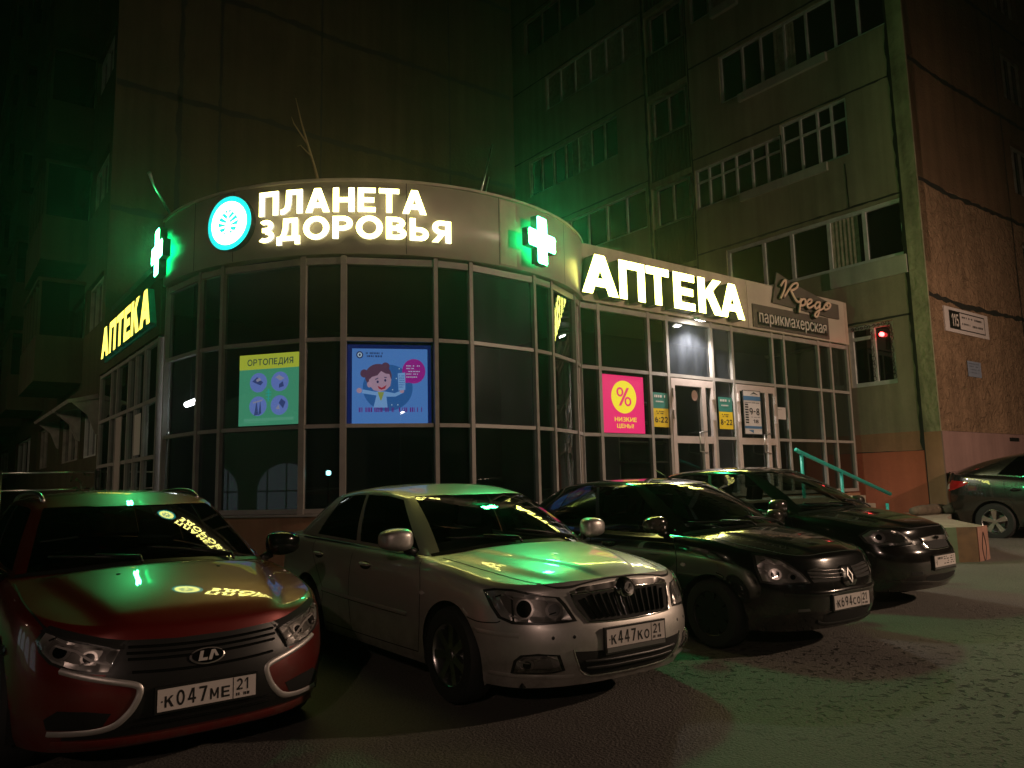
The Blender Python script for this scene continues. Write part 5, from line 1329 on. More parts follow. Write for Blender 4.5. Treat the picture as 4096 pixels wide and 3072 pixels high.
    def mirror_build(s, mb, name, m, parent, weld=False, both=False, side=1, smooth=True):
        vs = list(mb.v); fs = list(mb.f); mi = list(mb.m)
        if both:
            b = len(vs); vs = vs + [(x, -y, z) for x, y, z in vs]; fs = fs + [tuple(i + b for i in reversed(f)) for f in fs]; mi = mi + mi
        elif side < 0: vs = [(x, -y, z) for x, y, z in vs]; fs = [tuple(reversed(f)) for f in fs]
        o = mesh_obj(name, vs, fs, m, parent, smooth, mi)
        if weld:
            bm = bmesh.new(); bm.from_mesh(o.data); bmesh.ops.remove_doubles(bm, verts=bm.verts[:], dist=.0012)
            bmesh.ops.dissolve_degenerate(bm, edges=bm.edges[:], dist=.0005)
            bmesh.ops.recalc_face_normals(bm, faces=bm.faces[:])
            for e in bm.edges:
                if len(e.link_faces) == 2 and e.calc_face_angle(0) > R_(s.P.get("crease", 34)): e.smooth = False
            for f in bm.faces: f.smooth = True
            bm.to_mesh(o.data); bm.free()
        return o
    # ---- panels fitted to the skin
    def basis(s, plane):
        if plane == "front": return Vector((6, 0, 0)), Vector((0, 1, 0)), Vector((0, 0, 1)), Vector((-1, 0, 0))
        if plane == "rear": return Vector((-6, 0, 0)), Vector((0, 1, 0)), Vector((0, 0, 1)), Vector((1, 0, 0))
        if plane == "side": return Vector((0, 6, 0)), Vector((1, 0, 0)), Vector((0, 0, 1)), Vector((0, -1, 0))
        if plane == "top": return Vector((0, 0, 6)), Vector((1, 0, 0)), Vector((0, 1, 0)), Vector((0, 0, -1))
        a = R_(plane)                                              # seen from the front corner: angle from straight ahead, positive to the left
        d = Vector((math.cos(a), math.sin(a), 0)); return d * 6, Vector((-d.y, d.x, 0)), Vector((0, 0, 1)), -d
    def hit(s, plane, p):
        o, u, v, d = s.basis(plane); h = s.bvh.ray_cast(o + u * p[0] + v * p[1], d, 12)
        if h[0] is None: return None
        n = h[1] if h[1].dot(d) < 0 else -h[1]; return h[0], n
    def panel(s, name, plane, poly, m, off=.004, step=.035, both=True, parent=None, bulge=0.0, sides=None, lip=True):
        """a patch laid on the skin; both=True makes the mirrored twin as well"""
        P = []
        for i in range(len(poly)):
            a, b = Vector(poly[i]), Vector(poly[(i+1) % len(poly)]); k = max(1, int((b-a).length / step))
            P += [a.lerp(b, j / k) for j in range(k)]
        if sum(P[i].x*P[(i+1) % len(P)].y - P[(i+1) % len(P)].x*P[i].y for i in range(len(P))) < 0: P = P[::-1]
        xs, ys = [p.x for p in P], [p.y for p in P]; ins = []
        def inside(q):
            c = False; j = len(P) - 1
            for i in range(len(P)):
                if (P[i].y > q.y) != (P[j].y > q.y) and q.x < (P[j].x-P[i].x)*(q.y-P[i].y)/(P[j].y-P[i].y)+P[i].x: c = not c
                j = i
            return c
        y = min(ys) + step / 2
        while y < max(ys):
            x = min(xs) + step / 2
            while x < max(xs):
                q = Vector((x, y))
                if inside(q) and min((q - p).length for p in P) > step * .45: ins.append(q)
                x += step
            y += step
        r = geometry.delaunay_2d_cdt(P + ins, [], [list(range(len(P)))], 1, 1e-6)
        vs, ok = [], []; o_, u_, v_, d_ = s.basis(plane)
        nb = [min((q - p).length for p in P) for q in r[0]]; mx = max(nb) or 1
        for q, db in zip(r[0], nb):
            h = s.hit(plane, q)
            if h is None: vs.append((0, 0, 0)); ok.append(False)
            else: vs.append(tuple(h[0] + h[1] * (off + bulge * (1 - (1 - min(1, db / mx)) ** 2)))); ok.append(True)
        fs = [tuple(f) for f in r[2] if all(ok[i] for i in f)]
        E = {(f[i], f[(i+1) % len(f)]) for f in fs for i in range(len(f))}
        if lip:
            b = len(vs); base = list(vs)
            for q, db, k in zip(r[0], nb, ok):
                h = s.hit(plane, q); vs.append(tuple(h[0] - h[1] * .004) if h else (0, 0, 0))
            fs += [(i, b+i, b+j, j) for i, j in E if (j, i) not in E]
        mb = MB(); mb.add(vs, fs); out = []
        # drop unused
        us = sorted({i for f in mb.f for i in f}); mp = {i: k for k, i in enumerate(us)}; mb.v = [mb.v[i] for i in us]; mb.f = [tuple(mp[i] for i in f) for f in mb.f]
        if not mb.v: return []
        for sd in ((1, -1) if both else (1,)):
            o = s.mirror_build(mb, name, m, parent or s.root, side=sd)
            bm = bmesh.new(); bm.from_mesh(o.data); bmesh.ops.recalc_face_normals(bm, faces=bm.faces[:])
            for e in bm.edges:
                if len(e.link_faces) == 2 and e.calc_face_angle(0) > R_(45): e.smooth = False
            bm.to_mesh(o.data); bm.free(); out.append(o)
        return out
    def strip(s, name, plane, pts, w, m, off=.002, both=True, parent=None, closed=False, smooth=True, raise_=0.0):
        """a ribbon along a line on the skin (shut lines, mouldings)"""
        Q = [Vector(p) for p in (smooth_path(pts + ([pts[0]] if closed else []), 5) if smooth else pts)]; L = []
        for i in range(len(Q) - 1):
            k = max(1, int((Q[i+1]-Q[i]).length / .03)); L += [Q[i].lerp(Q[i+1], j / k) for j in range(k)]
        L.append(Q[-1]); vs, fs, prev = [], [], None
        for i, p in enumerate(L):
            t = (L[min(i+1, len(L)-1)] - L[max(i-1, 0)]); 
            if t.length < 1e-9: continue
            t.normalize(); n = Vector((-t.y, t.x)); hs = [s.hit(plane, p + n*w*k) for k in (-.5, 0, .5)]
            if any(h is None for h in hs): prev = None; continue
            a = len(vs); vs += [tuple(hs[0][0] + hs[0][1]*off), tuple(hs[1][0] + hs[1][1]*(off + raise_)), tuple(hs[2][0] + hs[2][1]*off)]
            if prev is not None: fs += [(prev, prev+1, a+1, a), (prev+1, prev+2, a+2, a+1)]
            prev = a
        mb = MB(); mb.add(vs, fs); out = []
        if not fs: return []
        for sd in ((1, -1) if both else (1,)): out.append(s.mirror_build(mb, name, m, parent or s.root, side=sd))
        return out
    # ---- standard parts
    def wheels(s, style="seven", rim_mat=None, rim=.62, wheel_y=None, steer=0.0):
        P = s.P; R = P["R"]; rm = rim_mat or M["alloy"]; wy = P.get("wy", P["hw"] - .10)
        for xa in P["ax"]:
            for sg_ in (1, -1):
                e = MB(); wd = .20
                prof = [(R*.66, -.5), (R*.80, -.52), (R*.93, -.5), (R*.985, -.40), (R, -.2), (R, .2), (R*.985, .40), (R*.93, .5), (R*.80, .52), (R*.66, .5)]; n = 40
                def lathe(mb, pr, closed=False, mi=0):
                    vs = []
                    for i in range(n):
                        a = 2*math.pi*i/n; vs += [(r*math.cos(a), t, r*math.sin(a)) for r, t in pr]
                    k = len(pr); mb.add(vs, [(i*k+j, ((i+1) % n)*k+j, ((i+1) % n)*k+j+1, i*k+j+1) for i in range(n) for j in range(k-1)], mi)
                lathe(e, [(r, t*wd) for r, t in prof])
                tyre = e.build("tyre", M["rubber"], None, auto=40)
                rr = R * .68; q = MB(); y0 = wd*.5*.92
                lathe(q, [(rr, y0), (rr*.95, y0 + .006), (rr*.91, y0 - .004), (rr*.88, y0 - .03), (rr*.86, -y0)])
                ns = {"seven": 7, "five": 5, "cap": 8, "five_wide": 5}[style]
                for i in range(ns):
                    a = 2*math.pi*i/ns + .3; ca, sa = math.cos(a), math.sin(a); w0, w1 = (.16, .22) if style == "five_wide" else ((.20, .13) if style != "cap" else (.26, .30))
                    T_ = lambda r, t, y: (rr*(r*ca - t*sa), y, rr*(r*sa + t*ca))
                    ya, yb = y0 - .014, y0 - .004
                    q.add([T_(.12,-w0*.6,ya), T_(.12,w0*.6,ya), T_(.92,w1,yb), T_(.92,-w1,yb), T_(.12,-w0*.6,ya-.035), T_(.12,w0*.6,ya-.035), T_(.92,w1,yb-.035), T_(.92,-w1,yb-.035)], [(0,1,2,3),(4,7,6,5),(0,4,5,1),(1,5,6,2),(2,6,7,3),(3,7,4,0)])
                lathe(q, [(.001, y0 - .004), (rr*.17, y0 - .005), (rr*.2, y0 - .02)])
                rim_o = q.build("rim", rm, None, auto=35)
                d = MB(); lathe(d, [(.001, -.01), (rr*.62, -.01), (rr*.62, -.03)]); lathe(d, [(rr*.86, -y0), (.001, -y0 + .01)])
                disc_o = d.build("brake_disc", M["alloy_dark"], None)
                w = bpy.data.objects.new("wheel", None); w.empty_display_size = .1; put(w, s.root); w.location = (xa, wy * sg_, R); w.rotation_euler = (0, .4 * (xa > 0), (0 if sg_ > 0 else math.pi) + (steer if xa > 0 else 0))
                for o in (tyre, rim_o, disc_o): o.parent = w
    def mirrors(s, m, x, z, y, sx=.10, sy=.125, sz=.085):
        for sg_ in (1, -1):
            bm = bmesh.new(); bmesh.ops.create_icosphere(bm, subdivisions=4, radius=1)
            for v in bm.verts:
                p = v.co; q = Vector((abs(p.x) ** .75 * math.copysign(1, p.x), abs(p.y) ** .62 * math.copysign(1, p.y), abs(p.z) ** .62 * math.copysign(1, p.z)))
                if q.x < -.25: q.x = -.25
                k = 1 - .18 * max(0, q.y); q.z *= k; q.x -= .25 * q.y * (q.y > 0)
                v.co = Vector((q.x * sx, q.y * sy * sg_, q.z * sz))
            for f in bm.faces: f.smooth = True
            bmesh.ops.recalc_face_normals(bm, faces=bm.faces[:])
            me = bpy.data.meshes.new("mirror"); bm.to_mesh(me); bm.free(); me.materials.append(m)
            o = put(bpy.data.objects.new("mirror", me), s.root); o.location = (x, y * sg_, z)
            a = MB(); a.tube([(-.02, -sy*.7*sg_, -sz*.85), (.0, -sy*1.35*sg_, -sz*1.25)], [.035, .03], 8); a.build("mirror_arm", M["trim"], o, smooth=True)
            g = MB(); g.add([(-sx*.255 - .004, yy * sy * sg_, zz * sz) for yy, zz in ((-.85,-.75),(.75,-.62),(.8,.5),(-.85,.75))], [(0, 1, 2, 3)]); g.build("mirror_glass", M["chrome"], o)
    def number_plate(s, x, z, text, region, tilt=0.0, frame=True, lip=0.0, w=.52, h=.112):
        f0 = flat((x, 0, z), (0, 1, 0), (0, 0, 1), (1, 0, 0)); m_ = MB()
        e = .012; m_.box((x - .02, -w/2 - e, z - h/2 - e - lip), (x, w/2 + e, z + h/2 + e)); fr = m_.build("number_plate", M["trim"], s.root)
        m_ = MB(); m_.box((x + .0005, -w/2, z - h/2), (x + .004, w/2, z + h/2)); m_.build("plate_face", M["plate_w"], fr)
        if lip:
            m_ = MB(); m_.box((x + .0005, -w/2, z - h/2 - lip), (x + .006, w/2, z - h/2 - .004)); m_.build("plate_lip", M["alloy_dark"], fr)
        f = flat((x + .0055, -w/2, z - h/2), (0, 1, 0), (0, 0, 1), (1, 0, 0)); m_ = MB(); k = w / .52
        px = .035
        shape(m_, el_(.022*k, .05, .005, .005, nn=8), f, 0)
        if text is None:                                           # too worn to read: only smudged bars
            for y in (.022, .045, .068, .09): text_bar(.22*k, .49*k, y, y + .009, 4, int(y*500))(m_, lambda a, b, d=0: f(a, b, 0))
            text_bar(.05*k, .2*k, .075, .098, 6, 4)(m_, lambda a, b, d=0: f(a, b, 0)); shape(m_, [(.04*k,.02),(.05*k,.02),(.05*k,.07),(.04*k,.07)], f, 0)
        for c in text or "":
            big = c.isdigit(); hh = .078 if big else .058; t = .17 if big else .19; gw = (.042 if big else .046) * k; g_w = glyph(c, t)[1]
            letter(m_, c, t, px*k, px*k + gw, .018, .018 + hh, f, 0, sheet=True); px += (.058 if big else .060)
        if text is not None:
         for P in ([(.392*k,0),(.396*k,0),(.396*k,h),(.392*k,h)],): shape(m_, P, f, 0)
        qx = .412
        for c in region: letter(m_, c, .18, qx*k, qx*k + (.034 if c != '1' else .02)*k, .042, .102, f, 0, sheet=True); qx += .045
        if text is not None: text_bar(.41*k, .485*k, .012, .028, 5, 3)(m_, lambda a, b, d=0: f(a, b, 0))
        m_.build("plate_text", M["plate_k"], fr)
        return fr
    def cabin(s, wheel_side=1):
        P = s.P; zf = P["zb"] + .12; m_ = MB()
        xw = P["xA"]; 
        m_.prism([(xw + .12, .62), (xw + .10, .90), (xw - .05, .95), (xw - .22, .93), (xw - .30, .80), (xw - .25, .62)], (0, -P["yA"] + .04, 0), (1, 0, 0), (0, 0, 1), (0, 2*P["yA"] - .08, 0))
        m_.build("dashboard", M["cabin"], s.root)
        for sg_ in (1, -1):
            m_ = MB(); y0, y1 = sg_*.36 - .24, sg_*.36 + .24; xs = xw - 1.02
            m_.prism([(xs, .42), (xs + .50, .46), (xs + .50, .56), (xs + .05, .54), (xs - .20, 1.06), (xs - .30, 1.05), (xs - .12, .50)], (0, y0, 0), (1, 0, 0), (0, 0, 1), (0, y1 - y0, 0))
            seat = m_.build("front_seat", M["seat"], s.root, auto=30)
            m_ = MB(); m_.prism([(xs - .22, 1.10), (xs - .19, 1.28), (xs - .27, 1.29), (xs - .31, 1.11)], (0, sg_*.36 - .13, 0), (1, 0, 0), (0, 0, 1), (0, .26, 0)); m_.build("headrest", M["seat"], seat)
        m_ = MB(); xs = xw - 1.95
        m_.prism([(xs + .1, .42), (xs + .5, .46), (xs + .5, .56), (xs + .12, .56), (xs - .12, 1.02), (xs - .22, 1.0)], (0, -.66, 0), (1, 0, 0), (0, 0, 1), (0, 1.32, 0)); m_.build("rear_seat", M["seat"], s.root)
        m_ = MB(); c = Vector((xw - .42, .36 * wheel_side, .90)); ax = Vector((-.42, 0, .90)).normalized(); u_ = Vector((0, 1, 0)); v_ = ax.cross(u_)
        m_.tube([c + (u_*math.cos(t*2*math.pi/24) + v_*math.sin(t*2*math.pi/24))*.185 for t in range(25)], .014, 8, caps=False)
        m_.bar(c - u_*.18, c + u_*.18, .03, .03); m_.bar(c, c + v_*.18, .03, .03); m_.bar(c, c + Vector((.2, 0, -.1)), .05, .05)
        m_.build("steering_wheel", M["cabin"], s.root, smooth=False)
    def wipers(s):
        P = s.P
        for y0, y1 in ((.50, -.05), (-.12, -.60)):
            pts = []
            for i in range(9):
                y = y0 + (y1 - y0) * i / 8; q = abs(y) / P["yA"]; xb = P["xw0"] - (P["xw0"] - P["xA"]) * q ** 2.2 - .05 - .10 * (i / 8); h = s.hit("top", (xb, y))
                if h: pts.append(h[0] + h[1] * .018)
            if len(pts) > 3:
                m_ = MB(); m_.tube(pts, .009, 6); m_.tube([pts[0] + Vector((.08, 0, -.02)), pts[0] + Vector((.03, 0, .012)), pts[4] + Vector((0, 0, .012))], .011, 6); m_.build("wiper", M["trim"], s.root, smooth=True)
    def headlamp(s, plane, poly, bits, rim=.012, cover_off=.016):
        """black housing, mirror bowl bits, clear cover; both sides"""
        c = sum((Vector(p) for p in poly), Vector((0, 0))) / len(poly)
        grow = [tuple(c + (Vector(p) - c) * (1 + rim / max(.05, (Vector(p) - c).length))) for p in poly]
        hs = s.panel("headlamp", plane, grow, M["trim"], .003, .03)
        o_, u_, v_, d_ = s.basis(plane)
        for k, hd in enumerate(hs):
            sd = 1 if k == 0 else -1
            for (nm, m, P2, off) in bits:
                for o in s.panel(nm, plane, P2, m, off, .022, both=False, parent=hd, lip=True):
                    if sd < 0: o.data.transform(Matrix.Scale(-1, 4, (0, 1, 0))); o.data.flip_normals()
            for o in s.panel("lamp_cover", plane, poly, M["lens"], cover_off, .03, both=False, parent=hd, bulge=.012, lip=False):
                if sd < 0: o.data.transform(Matrix.Scale(-1, 4, (0, 1, 0))); o.data.flip_normals()
        return hs
    def ball(s, name, plane, p, r, m, off=.0, flatten=.5, parent=None, both=True):
        h = s.hit(plane, p)
        if not h: return
        for sd in ((1, -1) if both else (1,)):
            m_ = MB(); n = h[1]; t1 = n.cross(Vector((0, 0, 1))).normalized(); t2 = n.cross(t1); N1, N2 = 20, 6; vs = []
            for i in range(N2 + 1):
                a = math.pi / 2 * i / N2
                for j in range(N1): b = 2*math.pi*j/N1; vs.append(h[0] + n*(off + r*flatten*math.sin(a)) + (t1*math.cos(b) + t2*math.sin(b))*r*math.cos(a))
            m_.add([tuple(v) for v in vs], [(i*N1+j, i*N1+(j+1) % N1, (i+1)*N1+(j+1) % N1, (i+1)*N1+j) for i in range(N2) for j in range(N1)])
            s.mirror_build(m_, name, m, parent or s.root, side=sd)

BASE = dict(kd=2.2, nf=2.7, nr=2.8, inset=.03, wsq=.93, crease=34)
M["car_glass_side"] = glass("car_glass_side", (0.35, 0.42, 0.38), 0.0, 1.5)

# ------------------------------------------------------------------ the silver saloon
OCT = dict(BASE, creases=[([(1.1,.50),(1.6,.40),(1.9,.27),(2.2,.13)], .014, .012, 1.0, 2.20), ([(1.1,.66),(1.6,.61),(1.9,.53),(2.2,.42)], .016, .016, 1.0, 2.16)], xf=2.285, xr=-2.285, hw=.885, cf=.78, cr=.60, zb=.17, R=.318, ra=.365, ax=(1.365, -1.213), wy=.775,
    bottom=[(-2.3, .30), (-1.9, .22), (-1.0, .19), (1.0, .19), (1.9, .185), (2.3, .20)],
    zc=[(-2.3, 1.03), (-2.15, 1.075), (-1.8, 1.10), (-1.2, 1.10), (0, 1.05), (.9, 1.015), (1.2, .985), (1.6, .945), (1.95, .89), (2.15, .84), (2.285, .775)],
    ze=[(-2.3, .90), (-2.1, .965), (-1.6, .985), (-.8, .965), (0, .945), (.8, .925), (1.2, .895), (1.6, .835), (1.95, .76), (2.15, .715), (2.285, .69)],
    front=[(0, -.10), (.12, -.045), (.25, -.005), (.42, 0), (.55, -.012), (.70, -.05), (.85, -.085), (.95, -.10), (1, -.125)],
    rear=[(0, -.12), (.3, 0), (.55, 0), (.8, -.03), (.95, -.05), (1, -.075)],
    side=[(0, .93), (.08, .955), (.3, .985), (.55, 1.0), (.75, .992), (.88, .975), (.95, .955), (1, .915)],
    plan=[(-2.3, .955), (-1.5, .99), (-.6, 1.0), (.6, 1.0), (1.3, .99), (1.6, .975)],
    roof=[(-1.7, 1.33), (-1.3, 1.412), (-.9, 1.465), (-.45, 1.49), (-.1, 1.483), (.2, 1.44), (.45, 1.385), (.7, 1.31)], crown=.045,
    cowl_cut=.55, boot_cut=-1.45, xw0=1.20, xA=.97, yA=.765, xt0=.40, xtA=.26, yTA=.585, xC=-1.78, yC=.71, xtC=-1.22, yTC=.55, xr0=-2.02, xtr0=-1.36, ybow=.04, tumble=.025, wsbulge=.035,
    u0=.05, u1=.90, wu0=.04, wu1=.955, ru0=.08, ru1=.93, side_win=[(.05, .435), (.465, .80)], black_pillars=[])
silver = paint("silver_paint", (.62, .60, .57), .7, .42, 1.0, .06)
oc = Car(OCT, "parked_car", "silver saloon car with a vertical slat grille, second from the left", (3.83, 5.99, .05), R_(-91.3), silver)
# ------------------------------------------------------------------ the red estate
VES = dict(BASE, creases=[([(1.1,.68),(1.6,.575),(1.9,.50),(2.2,.40)], .034, .020, 1.05, 2.17)], xf=2.21, xr=-2.2, hw=.892, cf=.74, cr=.55, zb=.21, R=.34, ra=.385, ax=(1.32, -1.315), wy=.79,
    bottom=[(-2.3, .34), (-1.9, .27), (-1.0, .225), (1.0, .215), (1.8, .195), (2.3, .19)],
    zc=[(-2.3, 1.02), (-2.0, 1.10), (-1.2, 1.11), (0, 1.09), (.9, 1.06), (1.25, 1.025), (1.55, .965), (1.8, .905), (2.0, .84), (2.12, .785), (2.21, .72)],
    ze=[(-2.3, .96), (-2.0, 1.03), (-1.2, 1.03), (0, 1.00), (.8, .985), (1.25, .945), (1.55, .895), (1.8, .84), (2.0, .775), (2.12, .73), (2.21, .69)],
    front=[(0, -.10), (.12, -.05), (.25, -.01), (.42, 0), (.58, -.01), (.75, -.04), (.88, -.065), (.96, -.085), (1, -.11)],
    rear=[(0, -.12), (.3, 0), (.55, 0), (.8, -.03), (.95, -.05), (1, -.06)],
    side=[(0, .94), (.08, .965), (.3, .99), (.55, 1.0), (.75, .992), (.88, .975), (.95, .955), (1, .915)],
    plan=[(-2.3, .95), (-1.5, .99), (-.6, 1.0), (.6, 1.0), (1.3, .995), (1.6, .98)],
    roof=[(-2.0, 1.44), (-1.6, 1.49), (-1.0, 1.525), (-.35, 1.54), (0, 1.525), (.3, 1.46), (.5, 1.40), (.8, 1.30)], crown=.05,
    cowl_cut=.55, boot_cut=-1.85, xw0=1.20, xA=.92, yA=.785, xt0=.40, xtA=.24, yTA=.60, xC=-1.95, yC=.72, xtC=-1.65, yTC=.54, xr0=-2.08, xtr0=-1.80, ybow=.04, tumble=.025, wsbulge=.035,
    u0=.05, u1=.90, wu0=.04, wu1=.955, ru0=.08, ru1=.93, side_win=[(.045, .36), (.39, .66), (.69, .93)], black_pillars=[(.36, .39)])
red = paint("red_paint", (.145, .007, .005), .35, .36, 1.0, .10)
ve = Car(VES, "parked_car", "red crossover estate car with chrome boomerang trims, leftmost in the row", (1.255, 6.74, -.0), R_(-88.5), red)
# ------------------------------------------------------------------ the two black cars
REN = dict(BASE, creases=[([(1.2,.50),(1.6,.42),(1.85,.32),(2.1,.2)], .012, .014, 1.1, 2.05)], sw_mat=M["car_glass_side"], rw_mat=M["car_glass_side"], xf=2.13, xr=-2.13, hw=.822, cf=.78, cr=.55, zb=.17, R=.29, ra=.335, ax=(1.31, -1.165), wy=.72,
    bottom=[(-2.2, .30), (-1.9, .22), (-1.0, .19), (1.0, .19), (1.8, .185), (2.2, .20)],
    zc=[(-2.2, 1.00), (-2.0, 1.06), (-1.6, 1.09), (-1.2, 1.09), (0, 1.04), (.9, 1.01), (1.25, .985), (1.55, .935), (1.8, .875), (2.0, .80), (2.13, .715)],
    ze=[(-2.2, .90), (-2.0, .965), (-1.5, .975), (-.8, .955), (0, .93), (.8, .915), (1.25, .885), (1.55, .825), (1.8, .755), (2.0, .69), (2.13, .645)],
    front=[(0, -.09), (.12, -.04), (.25, -.005), (.42, 0), (.6, -.012), (.75, -.04), (.88, -.065), (.96, -.085), (1, -.11)],
    rear=[(0, -.12), (.3, 0), (.55, 0), (.8, -.03), (.95, -.05), (1, -.075)],
    side=[(0, .93), (.08, .955), (.3, .985), (.55, 1.0), (.75, .992), (.88, .975), (.95, .955), (1, .915)],
    plan=[(-2.2, .95), (-1.5, .985), (-.6, 1.0), (.6, 1.0), (1.3, .985), (1.6, .965)],
    roof=[(-1.6, 1.29), (-1.2, 1.39), (-.8, 1.445), (-.35, 1.472), (0, 1.465), (.3, 1.425), (.6, 1.35)], crown=.045,
    cowl_cut=.6, boot_cut=-1.35, xw0=1.28, xA=.96, yA=.715, xt0=.38, xtA=.20, yTA=.54, xC=-1.55, yC=.65, xtC=-.98, yTC=.50, xr0=-1.75, xtr0=-1.08, ybow=.04, tumble=.025, wsbulge=.035,
    u0=.05, u1=.90, wu0=.04, wu1=.955, ru0=.08, ru1=.93, side_win=[(.05, .44), (.47, .78)], black_pillars=[(.44, .47)])
black1 = paint("black_paint", (.006, .006, .007), 0, .16, 1.0, .10)
re = Car(REN, "parked_car", "black saloon car with a diamond badge on its nose, third from the left", (6.336, 5.77, .08), R_(-91.2), black1)
AVE = dict(REN, creases=[([(1.2,.52),(1.6,.46),(1.85,.38),(2.1,.28)], .014, .014, 1.1, 2.07)], front=[(0, -.09), (.12, -.04), (.25, -.005), (.42, 0), (.58, -.015), (.68, -.05), (.78, -.085), (.88, -.10), (.96, -.12), (1, -.145)], xf=2.155, xr=-2.155, hw=.855, R=.30, ra=.345, ax=(1.33, -1.15), wy=.75,
    zc=[(-2.2, 1.04), (-2.0, 1.10), (-1.6, 1.13), (-1.2, 1.13), (0, 1.08), (.9, 1.05), (1.25, 1.015), (1.55, .965), (1.8, .91), (2.0, .845), (2.155, .75)],
    ze=[(-2.2, .94), (-2.0, 1.0), (-1.5, 1.01), (-.8, .985), (0, .96), (.8, .94), (1.25, .905), (1.55, .85), (1.8, .78), (2.0, .715), (2.155, .67)],
    roof=[(-1.6, 1.35), (-1.2, 1.455), (-.8, 1.51), (-.35, 1.535), (0, 1.525), (.3, 1.48), (.6, 1.40)], yA=.745, yTA=.56, yC=.68, yTC=.52)
black2 = paint("black_paint_brown", (.007, .006, .006), 0, .16, 1.0, .10)
av = Car(AVE, "parked_car", "black saloon car with a split chrome grille, rightmost of the row", (8.588, 6.109, .14), R_(-87), black2)

# ------------------------------------------------------------------ details of each car
def conv(car, plane, pts):
    o, u, v, d = car.basis(plane); return [(Vector((x, abs(y), z)).dot(u), z) for x, y, z in pts]
def both_sides(half): return half + [(-y, z) for y, z in reversed(half) if abs(y) > 1e-6]
def shrink(poly, k): 
    c = sum((Vector(p) for p in poly), Vector((0, 0))) / len(poly); return [tuple(c + (Vector(p) - c) * k) for p in poly]
def doors(car, fx, bx, rx, zt, zb=.27):
    P = car.P; zs = lambda x: car.zd(x, P["hw"] * .93) - .015
    car.strip("door_gap", "side", [(fx, zs(fx)), (fx + .06, .75), (fx + .05, .5), (fx - .02, zb)], .007, M["gap"], .0015)
    car.strip("door_gap", "side", [(bx, zs(bx)), (bx - .02, .6), (bx - .02, zb)], .007, M["gap"], .0015)
    car.strip("door_gap", "side", [(rx, zs(rx)), (rx + .04, .86), (P["ax"][1] + P["ra"] + .03, .58), (P["ax"][1] + P["ra"] - .02, .42)], .007, M["gap"], .0015)
    car.strip("door_gap", "side", [(fx - .02, zb), (0, zb - .005), (P["ax"][1] + P["ra"] + .05, zb)], .007, M["gap"], .0015)
def door_handles(car, pts, m=None):
    for x, z in pts:
        car.panel("door_handle", "side", el_(x, z - .006, .10, .032, nn=18), M["gap"], .002, .02, lip=False)
        car.panel("door_handle", "side", el_(x, z, .105, .016, nn=18), m or car.paint, .02, .015, bulge=.012)
def arch_lips(car, m=None, w=.03, off=.006):
    P = car.P
    for xa in P["ax"]:
        r = P["ra"] + w * .45; pts = [(xa + r*math.cos(a), P["R"] - .005 + r*math.sin(a)) for a in [math.pi * (i / 16) for i in range(17)]]
        car.strip("arch_lip", "side", pts, w, m or car.paint, off * .3, raise_=off)

# silver saloon
c = oc
c.wheels("seven"); c.cabin(); c.wipers(); arch_lips(c)
c.mirrors(silver, .80, 1.07, .97, .10, .125, .085)
lp = conv(c, 38, [(1.75,-.82,.779),(1.829,-.789,.79),(1.945,-.729,.784),(2.027,-.666,.762),(2.083,-.592,.748),(2.124,-.515,.739),(2.151,-.483,.697),(2.205,-.44,.598),(2.105,-.641,.59),(1.979,-.759,.595),(1.893,-.803,.623),(1.834,-.817,.684)])
pj = conv(c, 38, [(2.02,.70,.675)])[0]; p2 = conv(c, 38, [(2.13,.55,.665)])[0]; p3 = conv(c, 38, [(1.90,.775,.70)])[0]
M["bowl"] = mat("lamp_bowl", (.42, .40, .38), .30, .7); M["lamp_dark"] = mat("lamp_housing_grey", (.20, .19, .175), .35, .3)
def ribs(poly, n, seed):
    r = random.Random(seed); c_ = sum((Vector(p) for p in poly), Vector((0, 0))) / len(poly); out = []
    for i in range(n):
        p = c_ + (Vector(poly[r.randrange(len(poly))]) - c_) * (.35 + .4 * r.random()); L = .025 + .05 * r.random(); a = r.choice((.1, -.5, 1.2, .8)) + r.gauss(0, .2); t = Vector((math.cos(a), math.sin(a))); q = Vector((-t.y, t.x)) * .004
        out.append(("reflector_rib", M["chrome"] if i % 2 else M["bowl"], [tuple(p - t*L/2 - q), tuple(p + t*L/2 - q), tuple(p + t*L/2 + q), tuple(p - t*L/2 + q)], .0135))
    return out
HB = lambda poly, bits, n=5, seed=1: [("reflector", M["reflector"], shrink(poly, .93), .005), ("inner_shade", M["lamp_dark"], shrink(poly, .62), .007)] + bits + ribs(poly, n, seed)
c.headlamp(38, lp, HB(lp, [("projector_ring", M["bowl"], el_(pj[0], pj[1], .058, .062, nn=24), .011), ("projector_lens", M["piano"], el_(pj[0], pj[1], .047, .051, nn=24), .014),
    ("main_beam_bowl", M["bowl"], el_(p2[0], p2[1], .055, .05, nn=22), .009), ("main_beam_lens", M["alloy_dark"], el_(p2[0], p2[1], .038, .035, nn=18), .012), ("divider", M["trim"], [(pj[0]+.062, .60), (pj[0]+.075, .60), (pj[0]+.085, .745), (pj[0]+.07, .745)], .010)]))
c.panel("grille", "front", both_sides([(0,.775),(.10,.765),(.425,.75),(.40,.66),(.355,.588),(.2,.582),(0,.578)]), M["gap"], .003, both=False)
for i in range(13):
    y = (i - 6) * .058; c.strip("grille_slat", "front", [(y, .742 - .02*(abs(y) > .3)), (y*.93, .66), (y*.86, .598)], .016, M["piano"], .004, both=False, raise_=.020)
c.strip("grille_surround", "front", both_sides([(.10,.765),(.43,.752),(.405,.66),(.36,.583),(.2,.577),(0,.573)])[0:11], .014, M["chrome"], .004, both=False, raise_=.012, smooth=False)
